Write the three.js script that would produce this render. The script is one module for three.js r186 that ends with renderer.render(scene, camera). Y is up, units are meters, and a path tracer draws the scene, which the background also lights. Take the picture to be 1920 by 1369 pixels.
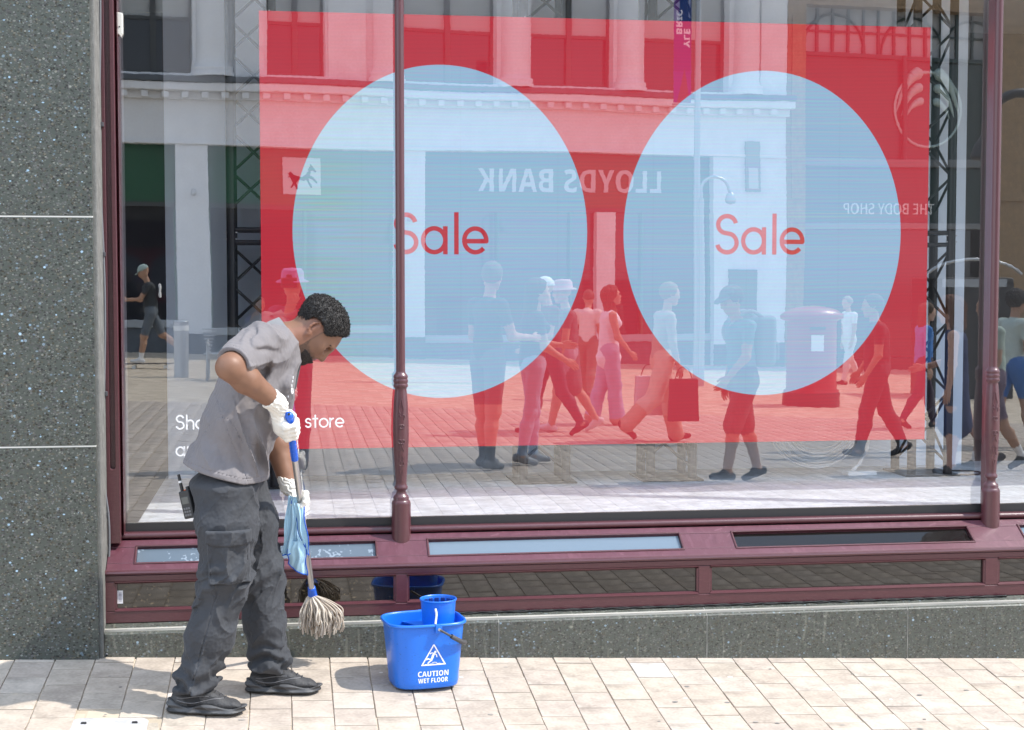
import * as THREE from 'three';
import { ImprovedNoise } from 'three/addons/math/ImprovedNoise.js';
import { RoundedBoxGeometry } from 'three/addons/geometries/RoundedBoxGeometry.js';
import { mergeGeometries } from 'three/addons/utils/BufferGeometryUtils.js';
import { FontLoader } from 'three/addons/loaders/FontLoader.js';
import { RectAreaLightUniformsLib } from 'three/addons/lights/RectAreaLightUniformsLib.js';

// ---------------------------------------------------------------- camera, sky, sun, exposure
const scene = new THREE.Scene();
const camera = new THREE.PerspectiveCamera(26.82, 1920 / 1369, 0.02, 600);
camera.position.set(0, 1.62, 6.6);
camera.lookAt(0.8659, 1.2913, 0.6719);
const renderer = new THREE.WebGLRenderer({ antialias: true });
renderer.toneMapping = THREE.LinearToneMapping;
renderer.toneMappingExposure = 1.7;
renderer.shadowMap.enabled = true;
const noiseGen = new ImprovedNoise();
const noise = (x, y, z) => noiseGen.noise(x + 31.7, y + 11.3, z + 57.1);
let seedState = 7;
const rand = () => { seedState = (seedState * 1664525 + 1013904223) >>> 0; return seedState / 4294967296; };
const rr = (a, b) => a + (b - a) * rand();
const clamp = (x, a, b) => Math.min(b, Math.max(a, x)), lerp = (a, b, t) => a + (b - a) * t;
const smooth = (a, b, x) => { const t = clamp((x - a) / (b - a), 0, 1); return t * t * (3 - 2 * t); };
{ // a bright summer sky with thin high cloud
  const W = 512, H = 256, data = new Float32Array(W * H * 4);
  for (let j = 0; j < H; j++) for (let i = 0; i < W; i++) {
    const up = ((j + 0.5) / H - 0.5) * Math.PI, round = ((i + 0.5) / W - 0.5) * 2 * Math.PI, y = Math.sin(up);
    const x = Math.cos(round) * Math.cos(up), z = Math.sin(round) * Math.cos(up), h = Math.pow(1 - clamp(y, 0, 1), 2.2), k = 1.6 / (0.25 + Math.max(0, y));
    const f = noise(x * k, z * k, 3) + 0.5 * noise(x * k * 2.1, z * k * 2.1, 9) + 0.25 * noise(x * k * 4.3, z * k * 4.3, 4);
    const c = smooth(0.0, 0.75, f + 0.16) * 0.75, o = (j * W + i) * 4;
    data[o] = lerp(lerp(0.56, 1.1, h), 1.5, c); data[o + 1] = lerp(lerp(0.8, 1.25, h), 1.52, c); data[o + 2] = lerp(lerp(1.18, 1.42, h), 1.56, c); data[o + 3] = 1;
    if (y < 0) { data[o] = 0.5; data[o + 1] = 0.47; data[o + 2] = 0.43; }
  }
  const t = new THREE.DataTexture(data, W, H, THREE.RGBAFormat, THREE.FloatType);
  t.mapping = THREE.EquirectangularReflectionMapping; t.magFilter = THREE.LinearFilter; t.needsUpdate = true;
  scene.background = t; scene.environment = t;
}
const sun = new THREE.DirectionalLight(new THREE.Color(1, 0.95, 0.87), 3.3);
sun.position.set(0.76 * 30, 30, 0.26 * 30); sun.target.position.set(0, 0, 0); sun.name = 'sun';
sun.castShadow = true; sun.shadow.radius = 1.3; sun.shadow.mapSize.set(4096, 4096);
Object.assign(sun.shadow.camera, { left: -25, right: 25, top: 25, bottom: -25, near: 1, far: 90 });
scene.add(sun, sun.target);

// ---------------------------------------------------------------- helpers
const V = (x, y, z) => new THREE.Vector3(x, y, z);
const lin = (r, g, b) => new THREE.Color().setRGB(r, g, b);
const ground = (x, z) => { // the pavement falls along the street and away from the shop
  const t = clamp((z - 0.85) / 0.65, 0, 1);
  return 0.07 - 0.037 * x - (z < 0.85 ? 0.1 * Math.max(0, z - 0.2) : 0.065 + 0.0325 * (2 * t - t * t));
};
const used = new Map();
const numbered = (n) => { const k = used.get(n) ?? 0; used.set(n, k + 1); return k ? n + '_' + String(k).padStart(3, '0') : n; };
const bases = new WeakMap();
function thing(name, label, category, base = [0, 0, 0], group) {
  const o = new THREE.Group(); o.name = numbered(name); o.position.set(...base); scene.add(o);
  if (label) o.userData.label = label; if (category) o.userData.category = category; if (group) o.userData.group = group;
  bases.set(o, V(...base)); return o;
}
function structure(name, base = [0, 0, 0]) { const o = thing(name, null, null, base); o.userData.kind = 'structure'; return o; }
// geometry in world metres becomes a part of a thing
function put(parent, name, geo, mat, label) {
  const b = bases.get(parent); if (b) geo.translate(-b.x, -b.y, -b.z);
  const m = new THREE.Mesh(geo, mat); m.name = name; m.castShadow = m.receiveShadow = true; parent.add(m);
  if (b) bases.set(m, b); if (label) m.userData.label = label; return m;
}
function metreUV(g, s = 1, ox = 0, oy = 0) {
  const p = g.attributes.position, n = g.attributes.normal, uv = new Float32Array(p.count * 2);
  for (let i = 0; i < p.count; i++) {
    const ax = Math.abs(n.getX(i)), ay = Math.abs(n.getY(i)), az = Math.abs(n.getZ(i));
    const u = ax > ay && ax > az ? p.getZ(i) : p.getX(i), v = ay >= ax && ay >= az ? p.getZ(i) : p.getY(i);
    uv[i * 2] = u * s + ox; uv[i * 2 + 1] = v * s + oy;
  }
  g.setAttribute('uv', new THREE.BufferAttribute(uv, 2)); return g;
}
const box = (x0, x1, y0, y1, z0, z1) => new THREE.BoxGeometry(x1 - x0, y1 - y0, z1 - z0).translate((x0 + x1) / 2, (y0 + y1) / 2, (z0 + z1) / 2);
const rbox = (x0, x1, y0, y1, z0, z1, r = 0.004, s = 2) => new RoundedBoxGeometry(x1 - x0, y1 - y0, z1 - z0, s, Math.min(r, (x1 - x0) / 2.01, (y1 - y0) / 2.01, (z1 - z0) / 2.01)).translate((x0 + x1) / 2, (y0 + y1) / 2, (z0 + z1) / 2);
// a profile of [z, y] points drawn out along x
function prism(profile, x0, x1) {
  const s = new THREE.Shape(profile.map(([z, y]) => new THREE.Vector2(-z, y)));
  const g = new THREE.ExtrudeGeometry(s, { depth: x1 - x0, bevelEnabled: false });
  return g.rotateY(Math.PI / 2).translate(x0, 0, 0);
}
const merge = (list) => mergeGeometries(list.map((g) => { const h = g.index ? g.toNonIndexed() : g; for (const k of Object.keys(h.attributes)) if (!['position', 'normal', 'uv'].includes(k)) h.deleteAttribute(k); if (!h.attributes.uv) metreUV(h); return h; }));
const tube = (pts, r, seg = 24, rad = 8, closed = false) => new THREE.TubeGeometry(new THREE.CatmullRomCurve3(pts.map((p) => V(...p)), closed, 'centripetal'), seg, r, rad, closed);
function rod(a, b, r0, r1 = r0, seg = 12) {
  const A = V(...a), B = V(...b), d = B.clone().sub(A);
  return new THREE.CylinderGeometry(r1, r0, d.length(), seg).applyQuaternion(new THREE.Quaternion().setFromUnitVectors(V(0, 1, 0), d.clone().normalize())).translate((A.x + B.x) / 2, (A.y + B.y) / 2, (A.z + B.z) / 2);
}
const lathe = (pts, x, z, seg = 24) => new THREE.LatheGeometry(pts.map(([r, y]) => new THREE.Vector2(r, y)), seg).translate(x, 0, z);
const std = (o) => new THREE.MeshStandardMaterial(o), phys = (o) => new THREE.MeshPhysicalMaterial(o);
function canvasTexture(w, h, draw, srgb = true) {
  const c = document.createElement('canvas'); c.width = w; c.height = h; draw(c.getContext('2d'), w, h);
  const t = new THREE.CanvasTexture(c); if (srgb) t.colorSpace = THREE.SRGBColorSpace; t.wrapS = t.wrapT = THREE.RepeatWrapping; t.magFilter = THREE.LinearFilter; return t;
}
// tileable noise texture from a function of (u, v) on a torus-like lattice
function noiseTexture(n, fn, srgb = true) {
  const d = new Uint8Array(n * n * 4);
  for (let j = 0; j < n; j++) for (let i = 0; i < n; i++) { const c = fn(i / n, j / n), o = (j * n + i) * 4; for (let k = 0; k < 3; k++) d[o + k] = clamp(Math.round((Array.isArray(c) ? c[k] : c) * 255), 0, 255); d[o + 3] = 255; }
  const t = new THREE.DataTexture(d, n, n); if (srgb) t.colorSpace = THREE.SRGBColorSpace; t.wrapS = t.wrapT = THREE.RepeatWrapping; t.magFilter = THREE.LinearFilter; t.needsUpdate = true; return t;
}
const tileNoise = (u, v, f, s = 0) => { // wraps at 1
  const a = noise(u * f, v * f, s), b = noise((u - 1) * f, v * f, s), c = noise(u * f, (v - 1) * f, s), d = noise((u - 1) * f, (v - 1) * f, s);
  return lerp(lerp(a, b, u), lerp(c, d, u), v);
};
const withRepeat = (t, x, y = x) => { const c = t.clone(); c.repeat.set(x, y); c.needsUpdate = true; return c; };

// ---- distance fields -> one continuous surface (surface nets)
const smin = (a, b, k) => { const h = Math.max(k - Math.abs(a - b), 0) / k; return Math.min(a, b) - h * h * k * 0.25; };
const smax = (a, b, k) => -smin(-a, -b, k);
function cone(ax, ay, az, bx, by, bz, r0, r1) { // tapered capsule
  const dx = bx - ax, dy = by - ay, dz = bz - az, l = dx * dx + dy * dy + dz * dz || 1e-9;
  const f = (x, y, z) => { const px = x - ax, py = y - ay, pz = z - az, t = clamp((px * dx + py * dy + pz * dz) / l, 0, 1), qx = px - dx * t, qy = py - dy * t, qz = pz - dz * t; f.t = t; return Math.sqrt(qx * qx + qy * qy + qz * qz) - (r0 + (r1 - r0) * t); };
  return f;
}
const bone = (a, b, r0, r1) => cone(a[0], a[1], a[2], b[0], b[1], b[2], r0, r1);
const ball = (c, rx, ry = rx, rz = rx) => (x, y, z) => { const a = (x - c[0]) / rx, b = (y - c[1]) / ry, d = (z - c[2]) / rz, k = Math.sqrt(a * a + b * b + d * d); return (k - 1) * Math.min(rx, ry, rz) * (k > 1 ? 1 : 1); };
function surface(sdf, lo, hi, cell, color) {
  const n = [0, 1, 2].map((i) => Math.ceil((hi[i] - lo[i]) / cell) + 1), [nx, ny, nz] = n, sx = 1, sy = nx, sz = nx * ny, F = new Float32Array(nx * ny * nz), B = 4;
  for (let bz = 0; bz < nz; bz += B) for (let by = 0; by < ny; by += B) for (let bx = 0; bx < nx; bx += B) {
    const c = sdf(lo[0] + (bx + 1.5) * cell, lo[1] + (by + 1.5) * cell, lo[2] + (bz + 1.5) * cell), far = Math.abs(c) > cell * B * 1.9 + 0.02;
    for (let k = bz; k < Math.min(bz + B, nz); k++) for (let j = by; j < Math.min(by + B, ny); j++) for (let i = bx; i < Math.min(bx + B, nx); i++) F[i + j * sy + k * sz] = far ? c : sdf(lo[0] + i * cell, lo[1] + j * cell, lo[2] + k * cell);
  }
  const id = new Int32Array(nx * ny * nz).fill(-1), P = [], I = [];
  const E = [[0, 1], [2, 3], [4, 5], [6, 7], [0, 2], [1, 3], [4, 6], [5, 7], [0, 4], [1, 5], [2, 6], [3, 7]], v = new Float32Array(8);
  for (let k = 0; k < nz - 1; k++) for (let j = 0; j < ny - 1; j++) for (let i = 0; i < nx - 1; i++) {
    const o = i + j * sy + k * sz; let m = 0;
    for (let c = 0; c < 8; c++) { v[c] = F[o + (c & 1) + (c >> 1 & 1) * sy + (c >> 2) * sz]; if (v[c] < 0) m |= 1 << c; }
    if (m === 0 || m === 255) continue;
    let x = 0, y = 0, z = 0, q = 0;
    for (const [a, b] of E) if ((v[a] < 0) !== (v[b] < 0)) { const t = v[a] / (v[a] - v[b]); x += lerp(a & 1, b & 1, t); y += lerp(a >> 1 & 1, b >> 1 & 1, t); z += lerp(a >> 2, b >> 2, t); q++; }
    id[o] = P.length / 3; P.push(lo[0] + (i + x / q) * cell, lo[1] + (j + y / q) * cell, lo[2] + (k + z / q) * cell);
  }
  const quad = (a, b, c, d, flip) => { if (a < 0 || b < 0 || c < 0 || d < 0) return; flip ? I.push(a, c, b, a, d, c) : I.push(a, b, c, a, c, d); };
  for (let k = 1; k < nz - 1; k++) for (let j = 1; j < ny - 1; j++) for (let i = 1; i < nx - 1; i++) {
    const o = i + j * sy + k * sz, s = F[o] < 0;
    if (s !== F[o + sx] < 0) quad(id[o - sy - sz], id[o - sz], id[o], id[o - sy], !s);
    if (s !== F[o + sy] < 0) quad(id[o - sz - sx], id[o - sx], id[o], id[o - sz], !s);
    if (s !== F[o + sz] < 0) quad(id[o - sx - sy], id[o - sy], id[o], id[o - sx], !s);
  }
  const N = new Float32Array(P.length), e = cell * 0.35, C = color ? new Float32Array(P.length) : null;
  for (let i = 0; i < P.length; i += 3) {
    let x = P[i], y = P[i + 1], z = P[i + 2];
    for (let pass = 0; pass < 2; pass++) {
      const gx = sdf(x + e, y, z) - sdf(x - e, y, z), gy = sdf(x, y + e, z) - sdf(x, y - e, z), gz = sdf(x, y, z + e) - sdf(x, y, z - e), l = Math.hypot(gx, gy, gz) || 1;
      N[i] = gx / l; N[i + 1] = gy / l; N[i + 2] = gz / l;
      if (!pass) { const d = clamp(sdf(x, y, z), -cell * 0.5, cell * 0.5) * 0.8; x -= d * N[i]; y -= d * N[i + 1]; z -= d * N[i + 2]; }
    }
    P[i] = x; P[i + 1] = y; P[i + 2] = z;
    if (C) { const c = color(x, y, z, N[i], N[i + 1], N[i + 2]); C[i] = c[0]; C[i + 1] = c[1]; C[i + 2] = c[2]; }
  }
  const g = new THREE.BufferGeometry();
  g.setAttribute('position', new THREE.BufferAttribute(new Float32Array(P), 3)); g.setAttribute('normal', new THREE.BufferAttribute(N, 3));
  if (C) g.setAttribute('color', new THREE.BufferAttribute(C, 3));
  g.setIndex(I); return g;
}
// a plain stroked alphabet: every glyph is [advance, strokes], x-height 1
const arcPts = (cx, cy, rx, ry, a0, a1, n = 24) => Array.from({ length: n + 1 }, (_, i) => { const a = (a0 + (a1 - a0) * i / n) * Math.PI / 180; return [cx + rx * Math.cos(a), cy + ry * Math.sin(a)]; });
const sW = 0.155, h2 = sW / 2, ring = (cx, rx = 0.38) => arcPts(cx, 0.5, rx, 0.5 - h2, 0, 360, 40), stem = (x, a, b) => [[x, a], [x, b]];
const arch = (x0, x1) => [[x0, 0.55], ...arcPts((x0 + x1) / 2, 0.62, (x1 - x0) / 2, 0.38 - h2, 180, 0, 20), [x1, 0]];
const esse = (w, hgt) => { const c = w / 2, q = (hgt - sW) / 2, r1 = q * 0.475, r2 = q - r1; return [...arcPts(c, hgt - h2 - r1, c - h2 - 0.03, r1, 10, 250, 22), ...arcPts(c, h2 + r2, c - h2, r2, 68, -168, 24)]; };
const GLYPH = {
  a: [1.05, [ring(0.45), stem(0.83, 0, 1)]], e: [0.98, [[[0.07, 0.47], [0.83, 0.47], ...arcPts(0.45, 0.5, 0.38, 0.5 - h2, 0, 318, 34)]]], l: [0.36, [stem(0.16, 0, 1.5)]], i: [0.36, [stem(0.16, 0, 1), stem(0.16, 1.2, 1.38)]],
  S: [0.95, [esse(0.86, 1.48)]], s: [0.74, [esse(0.64, 1)]], h: [0.92, [stem(0.12, 0, 1.5), arch(0.12, 0.76)]], n: [0.92, [stem(0.12, 0, 1), arch(0.12, 0.76)]], o: [0.98, [ring(0.48, 0.4)]],
  p: [1.02, [ring(0.55), stem(0.14, -0.45, 1)]], d: [1.05, [ring(0.45), stem(0.83, 0, 1.5)]], t: [0.62, [stem(0.28, 0, 1.32), [[0, 0.93], [0.56, 0.93]]]], r: [0.62, [stem(0.12, 0, 1), arcPts(0.5, 0.55, 0.38, 0.38, 180, 90, 10)]], ' ': [0.42, []],
};
const wordWidth = (t) => [...t].reduce((w, c) => w + GLYPH[c][0], 0);
function ribbon(pts, w, closed) { // a flat stroke in the xy plane
  const P = [], I = [];
  pts.forEach((p, i) => {
    const a = pts[Math.max(0, i - 1)], b = pts[Math.min(pts.length - 1, i + 1)], dx = b[0] - a[0], dy = b[1] - a[1], l = Math.hypot(dx, dy) || 1;
    P.push(p[0] - dy / l * w / 2, p[1] + dx / l * w / 2, 0, p[0] + dy / l * w / 2, p[1] - dx / l * w / 2, 0);
    if (i) { const k = i * 2; I.push(k - 2, k - 1, k, k, k - 1, k + 1); }
  });
  const g = new THREE.BufferGeometry(); g.setAttribute('position', new THREE.BufferAttribute(new Float32Array(P), 3)); g.setIndex(I); g.computeVertexNormals(); return g;
}
function mergeC(list) { // join coloured surfaces into one mesh
  const cat = (k) => { const t = new Float32Array(list.reduce((n, g) => n + g.attributes[k].array.length, 0)); let o = 0; for (const g of list) { t.set(g.attributes[k].array, o); o += g.attributes[k].array.length; } return new THREE.BufferAttribute(t, 3); };
  const out = new THREE.BufferGeometry(), idx = []; let off = 0;
  for (const k of ['position', 'normal', 'color']) out.setAttribute(k, cat(k));
  for (const g of list) { for (const i of g.index.array) idx.push(i + off); off += g.attributes.position.count; }
  out.setIndex(idx); return out;
}
// ---------------------------------------------------------------- materials
const mottle = noiseTexture(512, (u, v) => 0.86 + 0.16 * tileNoise(u, v, 6) + 0.12 * tileNoise(u, v, 19, 4) + 0.1 * tileNoise(u, v, 61, 8));
const grainBump = noiseTexture(512, (u, v) => 0.5 + 0.25 * tileNoise(u, v, 90, 2) + 0.22 * tileNoise(u, v, 200, 5) + 0.2 * tileNoise(u, v, 12, 1), false);
const graniteTex = canvasTexture(1536, 1536, (c, w) => {
  c.fillStyle = 'rgb(72,78,73)'; c.fillRect(0, 0, w, w);
  const flake = (x, y, r, col) => {
    for (const ox of [0, -w, w]) for (const oy of [0, -w, w]) {
      if (x + ox < -20 || x + ox > w + 20 || y + oy < -20 || y + oy > w + 20) continue;
      c.fillStyle = col; c.beginPath(); const k = 5 + Math.floor(r) % 3, q = rand() * 6, e = rr(0.45, 1);
      for (let i = 0; i < k; i++) { const a = q + i / k * 6.283, s = r * (0.65 + 0.5 * Math.abs(Math.sin(i * 3.7 + q * 5))); c.lineTo(x + ox + Math.cos(a) * s, y + oy + Math.sin(a) * s * e); }
      c.fill();
    }
  };
  for (let i = 0; i < 30000; i++) { const g = rr(34, 104), t = rand(); flake(rand() * w, rand() * w, rr(1.6, 7), t < 0.25 ? `rgb(${g},${g + 4},${g})` : t < 0.5 ? `rgb(${g + 9},${g + 5},${g - 6})` : `rgb(${g},${g},${g})`); }
  for (let i = 0; i < 6000; i++) { const g = rr(92, 136); flake(rand() * w, rand() * w, rr(1.4, 5), `rgba(${g},${g + 2},${g - 2},0.8)`); }
  for (let i = 0; i < 1100; i++) { const g = rr(112, 158); flake(rand() * w, rand() * w, rr(2.4, 7.5), rand() < 0.55 ? `rgba(${g - 16},${g + 2},${g + 16},0.85)` : `rgba(${g},${g},${g - 8},0.8)`); }
  for (let i = 0; i < 170; i++) { const g = rr(160, 210); flake(rand() * w, rand() * w, rr(2.4, 7.5), `rgba(${g - 30},${g},${Math.min(255, g + 24)},0.95)`); }
});
const granite = std({ map: graniteTex, roughness: 0.32, bumpMap: withRepeat(grainBump, 2), bumpScale: 0.0004 });
const graniteDirty = (() => { // the low stones carry dried splashes and drip marks
  const t = canvasTexture(1024, 1024, (c, w) => {
    c.drawImage(graniteTex.image, 0, 0, w, w);
    c.fillStyle = 'rgba(96,94,84,0.30)'; c.fillRect(0, 0, w, w);
    for (let i = 0; i < 260; i++) { const x = rand() * w, y = rand() * w, l = rr(10, 120), a = rr(0.04, 0.2); c.strokeStyle = rand() < 0.6 ? `rgba(196,190,172,${a})` : `rgba(34,34,30,${a * 1.6})`; c.lineWidth = rr(1, 9); c.beginPath(); c.moveTo(x, y); c.quadraticCurveTo(x + rr(-8, 8), y + l / 2, x + rr(-12, 12), y + l); c.stroke(); }
    for (let i = 0; i < 500; i++) { c.fillStyle = `rgba(190,186,170,${rr(0.05, 0.25)})`; c.beginPath(); c.arc(rand() * w, rand() * w, rr(1, 6), 0, 7); c.fill(); }
  });
  return std({ map: t, roughness: 0.45, bumpMap: grainBump, bumpScale: 0.0006 });
})();
const maroonTex = canvasTexture(1024, 1024, (c, w) => { // old gloss paint: brush marks, dust specks, small chips
  c.fillStyle = 'rgb(80,38,45)'; c.fillRect(0, 0, w, w);
  for (let i = 0; i < 2600; i++) { const g = rr(-13, 15); c.fillStyle = `rgba(${82 + g},${41 + g},${47 + g},0.22)`; c.beginPath(); c.ellipse(rand() * w, rand() * w, rr(3, 40), rr(1, 9), rr(-0.2, 0.2), 0, 7); c.fill(); }
  for (let i = 0; i < 900; i++) { c.fillStyle = `rgba(170,140,140,${rr(0.08, 0.42)})`; c.fillRect(rand() * w, rand() * w, rr(0.7, 2.6), rr(0.7, 2.2)); }
  for (let i = 0; i < 150; i++) { c.fillStyle = rand() < 0.5 ? 'rgba(38,22,22,0.7)' : 'rgba(186,168,156,0.55)'; c.beginPath(); const x = rand() * w, y = rand() * w; for (let k = 0; k < 6; k++) c.lineTo(x + rr(-4, 4), y + rr(-3, 3)); c.fill(); }
  for (let i = 0; i < 90; i++) { c.strokeStyle = `rgba(178,150,150,${rr(0.08, 0.3)})`; c.lineWidth = rr(0.5, 1.3); const x = rand() * w, y = rand() * w; c.beginPath(); c.moveTo(x, y); c.lineTo(x + rr(-60, 60), y + rr(-12, 12)); c.stroke(); }
});
const maroon = phys({ map: maroonTex, roughness: 0.4, clearcoat: 0.6, clearcoatRoughness: 0.22, bumpMap: withRepeat(grainBump, 0.8), bumpScale: 0.0012 });
const wornMaroon = phys({ map: canvasTexture(1024, 256, (c, w, h) => { // sun-bleached, scuffed paint on the sloping rail
  c.fillStyle = 'rgb(92,50,61)'; c.fillRect(0, 0, w, h);
  for (let i = 0; i < 1600; i++) { const g = rr(-20, 26); c.fillStyle = `rgba(${94 + g},${52 + g},${64 + g},0.25)`; c.beginPath(); c.ellipse(rand() * w, rand() * h, rr(2, 26), rr(1, 7), rr(-0.3, 0.3), 0, 7); c.fill(); }
  for (let i = 0; i < 700; i++) { c.fillStyle = `rgba(196,160,172,${rr(0.08, 0.4)})`; c.fillRect(rand() * w, rand() * h, rr(0.6, 3), rr(0.6, 2)); }
  for (let i = 0; i < 60; i++) { c.strokeStyle = `rgba(210,180,188,${rr(0.08, 0.3)})`; c.lineWidth = rr(0.5, 1.4); c.beginPath(); const x = rand() * w, y = rand() * h; c.moveTo(x, y); c.lineTo(x + rr(-40, 40), y + rr(-10, 10)); c.stroke(); }
}), roughness: 0.4, clearcoat: 0.5, clearcoatRoughness: 0.3, bumpMap: grainBump, bumpScale: 0.001 });
const windowGlass = phys({ color: 0xffffff, roughness: 0, transmission: 1, thickness: 0, ior: 3.0, bumpMap: noiseTexture(256, (u, v) => 0.5 + 0.5 * tileNoise(u, v, 3, 7), false), bumpScale: 0.0008 });
const blackGlass = phys({ color: lin(0.008, 0.007, 0.006), roughness: 0.02, ior: 1.85, bumpMap: noiseTexture(128, (u, v) => 0.5 + 0.5 * tileNoise(u, v, 2, 3), false), bumpScale: 0.0008 });
const dustyGlass = phys({ map: noiseTexture(512, (u, v) => { const a = tileNoise(u, v, 70, 3) + tileNoise(u, v, 24, 5) * 0.8, k = smooth(0.1, 0.6, a); return [0.13 + 0.3 * k, 0.115 + 0.26 * k, 0.09 + 0.2 * k]; }), roughness: 0.035, ior: 1.8 });
const filmGlass = phys({ color: lin(0.15, 0.2, 0.25), roughness: 0.12, clearcoat: 1, clearcoatRoughness: 0.02 });
const peelGlass = phys({ map: noiseTexture(512, (u, v) => { const a = 0.7 * tileNoise(u, v, 6, 2) + 0.6 * tileNoise(u, v, 31, 5) + 0.6 * tileNoise(u, v, 90, 9) - 0.06 - Math.abs(v - 0.5) * 0.2, k = smooth(0.02, 0.09, a); return [0.36 + 0.17 * k, 0.41 + 0.17 * k, 0.46 + 0.17 * k]; }), roughness: 0.25, clearcoat: 0.8, clearcoatRoughness: 0.05 });
const mortar = std({ map: mottle, color: lin(0.52, 0.5, 0.45), roughness: 0.95, bumpMap: grainBump, bumpScale: 0.002 });
const blackPaint = std({ color: lin(0.018, 0.018, 0.02), roughness: 0.55 });
const cableGrey = std({ color: lin(0.16, 0.165, 0.18), roughness: 0.5 });
const whitePlastic = std({ color: lin(0.72, 0.72, 0.66), roughness: 0.5 });

// ---------------------------------------------------------------- pavement and street
{
  const xs = [], zs = [];
  for (let x = -14; x <= 22; x += 1.5) xs.push(x); xs.unshift(-300, -120, -60, -30); xs.push(30, 60, 120, 300);
  for (const z of [-40, 0.1, 0.2, 0.4, 0.6, 0.85, 1.0, 1.15, 1.3, 1.5, 2, 3, 5, 8, 11, 14, 14.02, 17, 20, 24, 28, 34, 60, 140, 400]) zs.push(z);
  const P = [], U = [], I = [];
  zs.forEach((z, j) => xs.forEach((x, i) => {
    P.push(x, ground(clamp(x, -40, 40), z) - (z < 14.01 ? 0.0065 : 0.001), z); U.push(x / 2.4, z / 2.4);
    if (i && j) { const a = j * xs.length + i; I.push(a - 1, a, a - xs.length, a - 1, a - xs.length, a - xs.length - 1); }
  }));
  const g = new THREE.BufferGeometry(); g.setAttribute('position', new THREE.BufferAttribute(new Float32Array(P), 3)); g.setAttribute('uv', new THREE.BufferAttribute(new Float32Array(U), 2)); g.setIndex(I); g.computeVertexNormals();
  const tex = canvasTexture(1024, 1024, (c, w) => {
    c.fillStyle = 'rgb(176,162,142)'; c.fillRect(0, 0, w, w);
    for (let i = 0; i < 16; i++) for (let j = -1; j < 15; j++) { const g = rr(-16, 16); c.fillStyle = `rgb(${188 + g},${174 + g},${154 + g})`; c.fillRect(i * 64 + 2, j * 73 + (i % 2) * 36 + 2, 61, 70); }
    for (let i = 0; i < 3000; i++) { const g = rr(120, 200); c.fillStyle = `rgba(${g},${g - 8},${g - 20},0.12)`; c.beginPath(); c.arc(rand() * w, rand() * w, rr(1, 12), 0, 7); c.fill(); }
  });
  const street = new THREE.Mesh(g, std({ map: tex, roughness: 0.9 })); street.name = 'street'; street.userData.kind = 'structure'; street.receiveShadow = true; scene.add(street);

  const pavement = structure('pavement');
  const tones = [[0.645, 0.565, 0.48], [0.665, 0.585, 0.495], [0.625, 0.545, 0.46], [0.65, 0.575, 0.485], [0.675, 0.605, 0.525], [0.635, 0.555, 0.48], [0.68, 0.64, 0.6]];
  const stoneMap = noiseTexture(512, (u, v) => { const b = 0.84 + 0.14 * tileNoise(u, v, 5) + 0.1 * tileNoise(u, v, 17, 4) + 0.09 * tileNoise(u, v, 70, 8), d = tileNoise(u, v, 11, 12) > 0.52 ? -0.16 : 0; return [b + d, b - 0.012 + d, b - 0.02 + d]; });
  const mats = tones.map((t, i) => std({ color: lin(...t), map: stoneMap, roughness: 0.86, bumpMap: grainBump, bumpScale: 0.0012 }));
  const PW = 0.157, PL = 0.168, geos = [];
  for (let k = 0; k < 8; k++) geos.push(metreUV(new RoundedBoxGeometry(PW - rr(0.003, 0.0055), 0.05, PL - rr(0.003, 0.0055), 1, 0.0025), 1.1, rand() * 7, rand() * 7));
  const spots = [];
  for (let i = -34; i < 82; i++) for (let j = 0; j < 84; j++) {
    const x = (i + 0.5) * PW + 0.05 * 0, z = 0.16 + j * PL + (((i % 2) + 2) % 2) * PL * 0.5 + 0.004 * Math.sin(i * 12.9);
    if (x < -5 || x > 12.6 || z > 13.95) continue;
    if (Math.abs(x + 0.655) < 0.2 && z > 0.84 && z < 1.3) continue;      // room for the inspection cover
    spots.push([x, z, Math.abs(z - 0.75) + Math.max(0, -1.3 - x, x - 3.6) * 2]);
  }
  spots.sort((a, b) => a[2] - b[2]);
  const m4 = new THREE.Matrix4(), q = new THREE.Quaternion(), at = (x, z, d = 0) => {
    const sz = (ground(x, z + 0.06) - ground(x, z - 0.06)) / 0.12;
    q.setFromEuler(new THREE.Euler(-Math.atan(sz) + rr(-1, 1) * 0.006, rr(-1, 1) * 0.006, -0.037 + rr(-1, 1) * 0.006)); return [V(x + rr(-1, 1) * 0.0012, ground(x, z) - 0.025 + rr(-1, 1) * 0.0011 + d, z), q];
  };
  spots.slice(0, 300).forEach(([x, z], n) => {
    const m = new THREE.Mesh(geos[n % 8], mats[rand() < 0.025 ? 6 : Math.floor(rand() * 6)]); m.name = n ? 'paving_block_' + String(n).padStart(3, '0') : 'paving_block'; m.castShadow = m.receiveShadow = true;
    const [p, r] = at(x, z); m.position.copy(p); m.quaternion.copy(r); pavement.add(m);
  });
  const rest = spots.slice(300), im = new THREE.InstancedMesh(metreUV(new THREE.BoxGeometry(PW - 0.007, 0.05, PL - 0.007), 1.1), std({ color: 0xffffff, map: stoneMap, roughness: 0.86 }), rest.length);
  rest.forEach(([x, z], n) => { const [p, r] = at(x, z); im.setMatrixAt(n, m4.compose(p, r, V(1, 1, 1))); const t = tones[Math.floor(rand() * 6)], s = rr(0.86, 1); im.setColorAt(n, lin(t[0] * s, t[1] * s, t[2] * s)); });
  im.name = 'paving'; im.userData.kind = 'stuff'; pavement.add(im);
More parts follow.
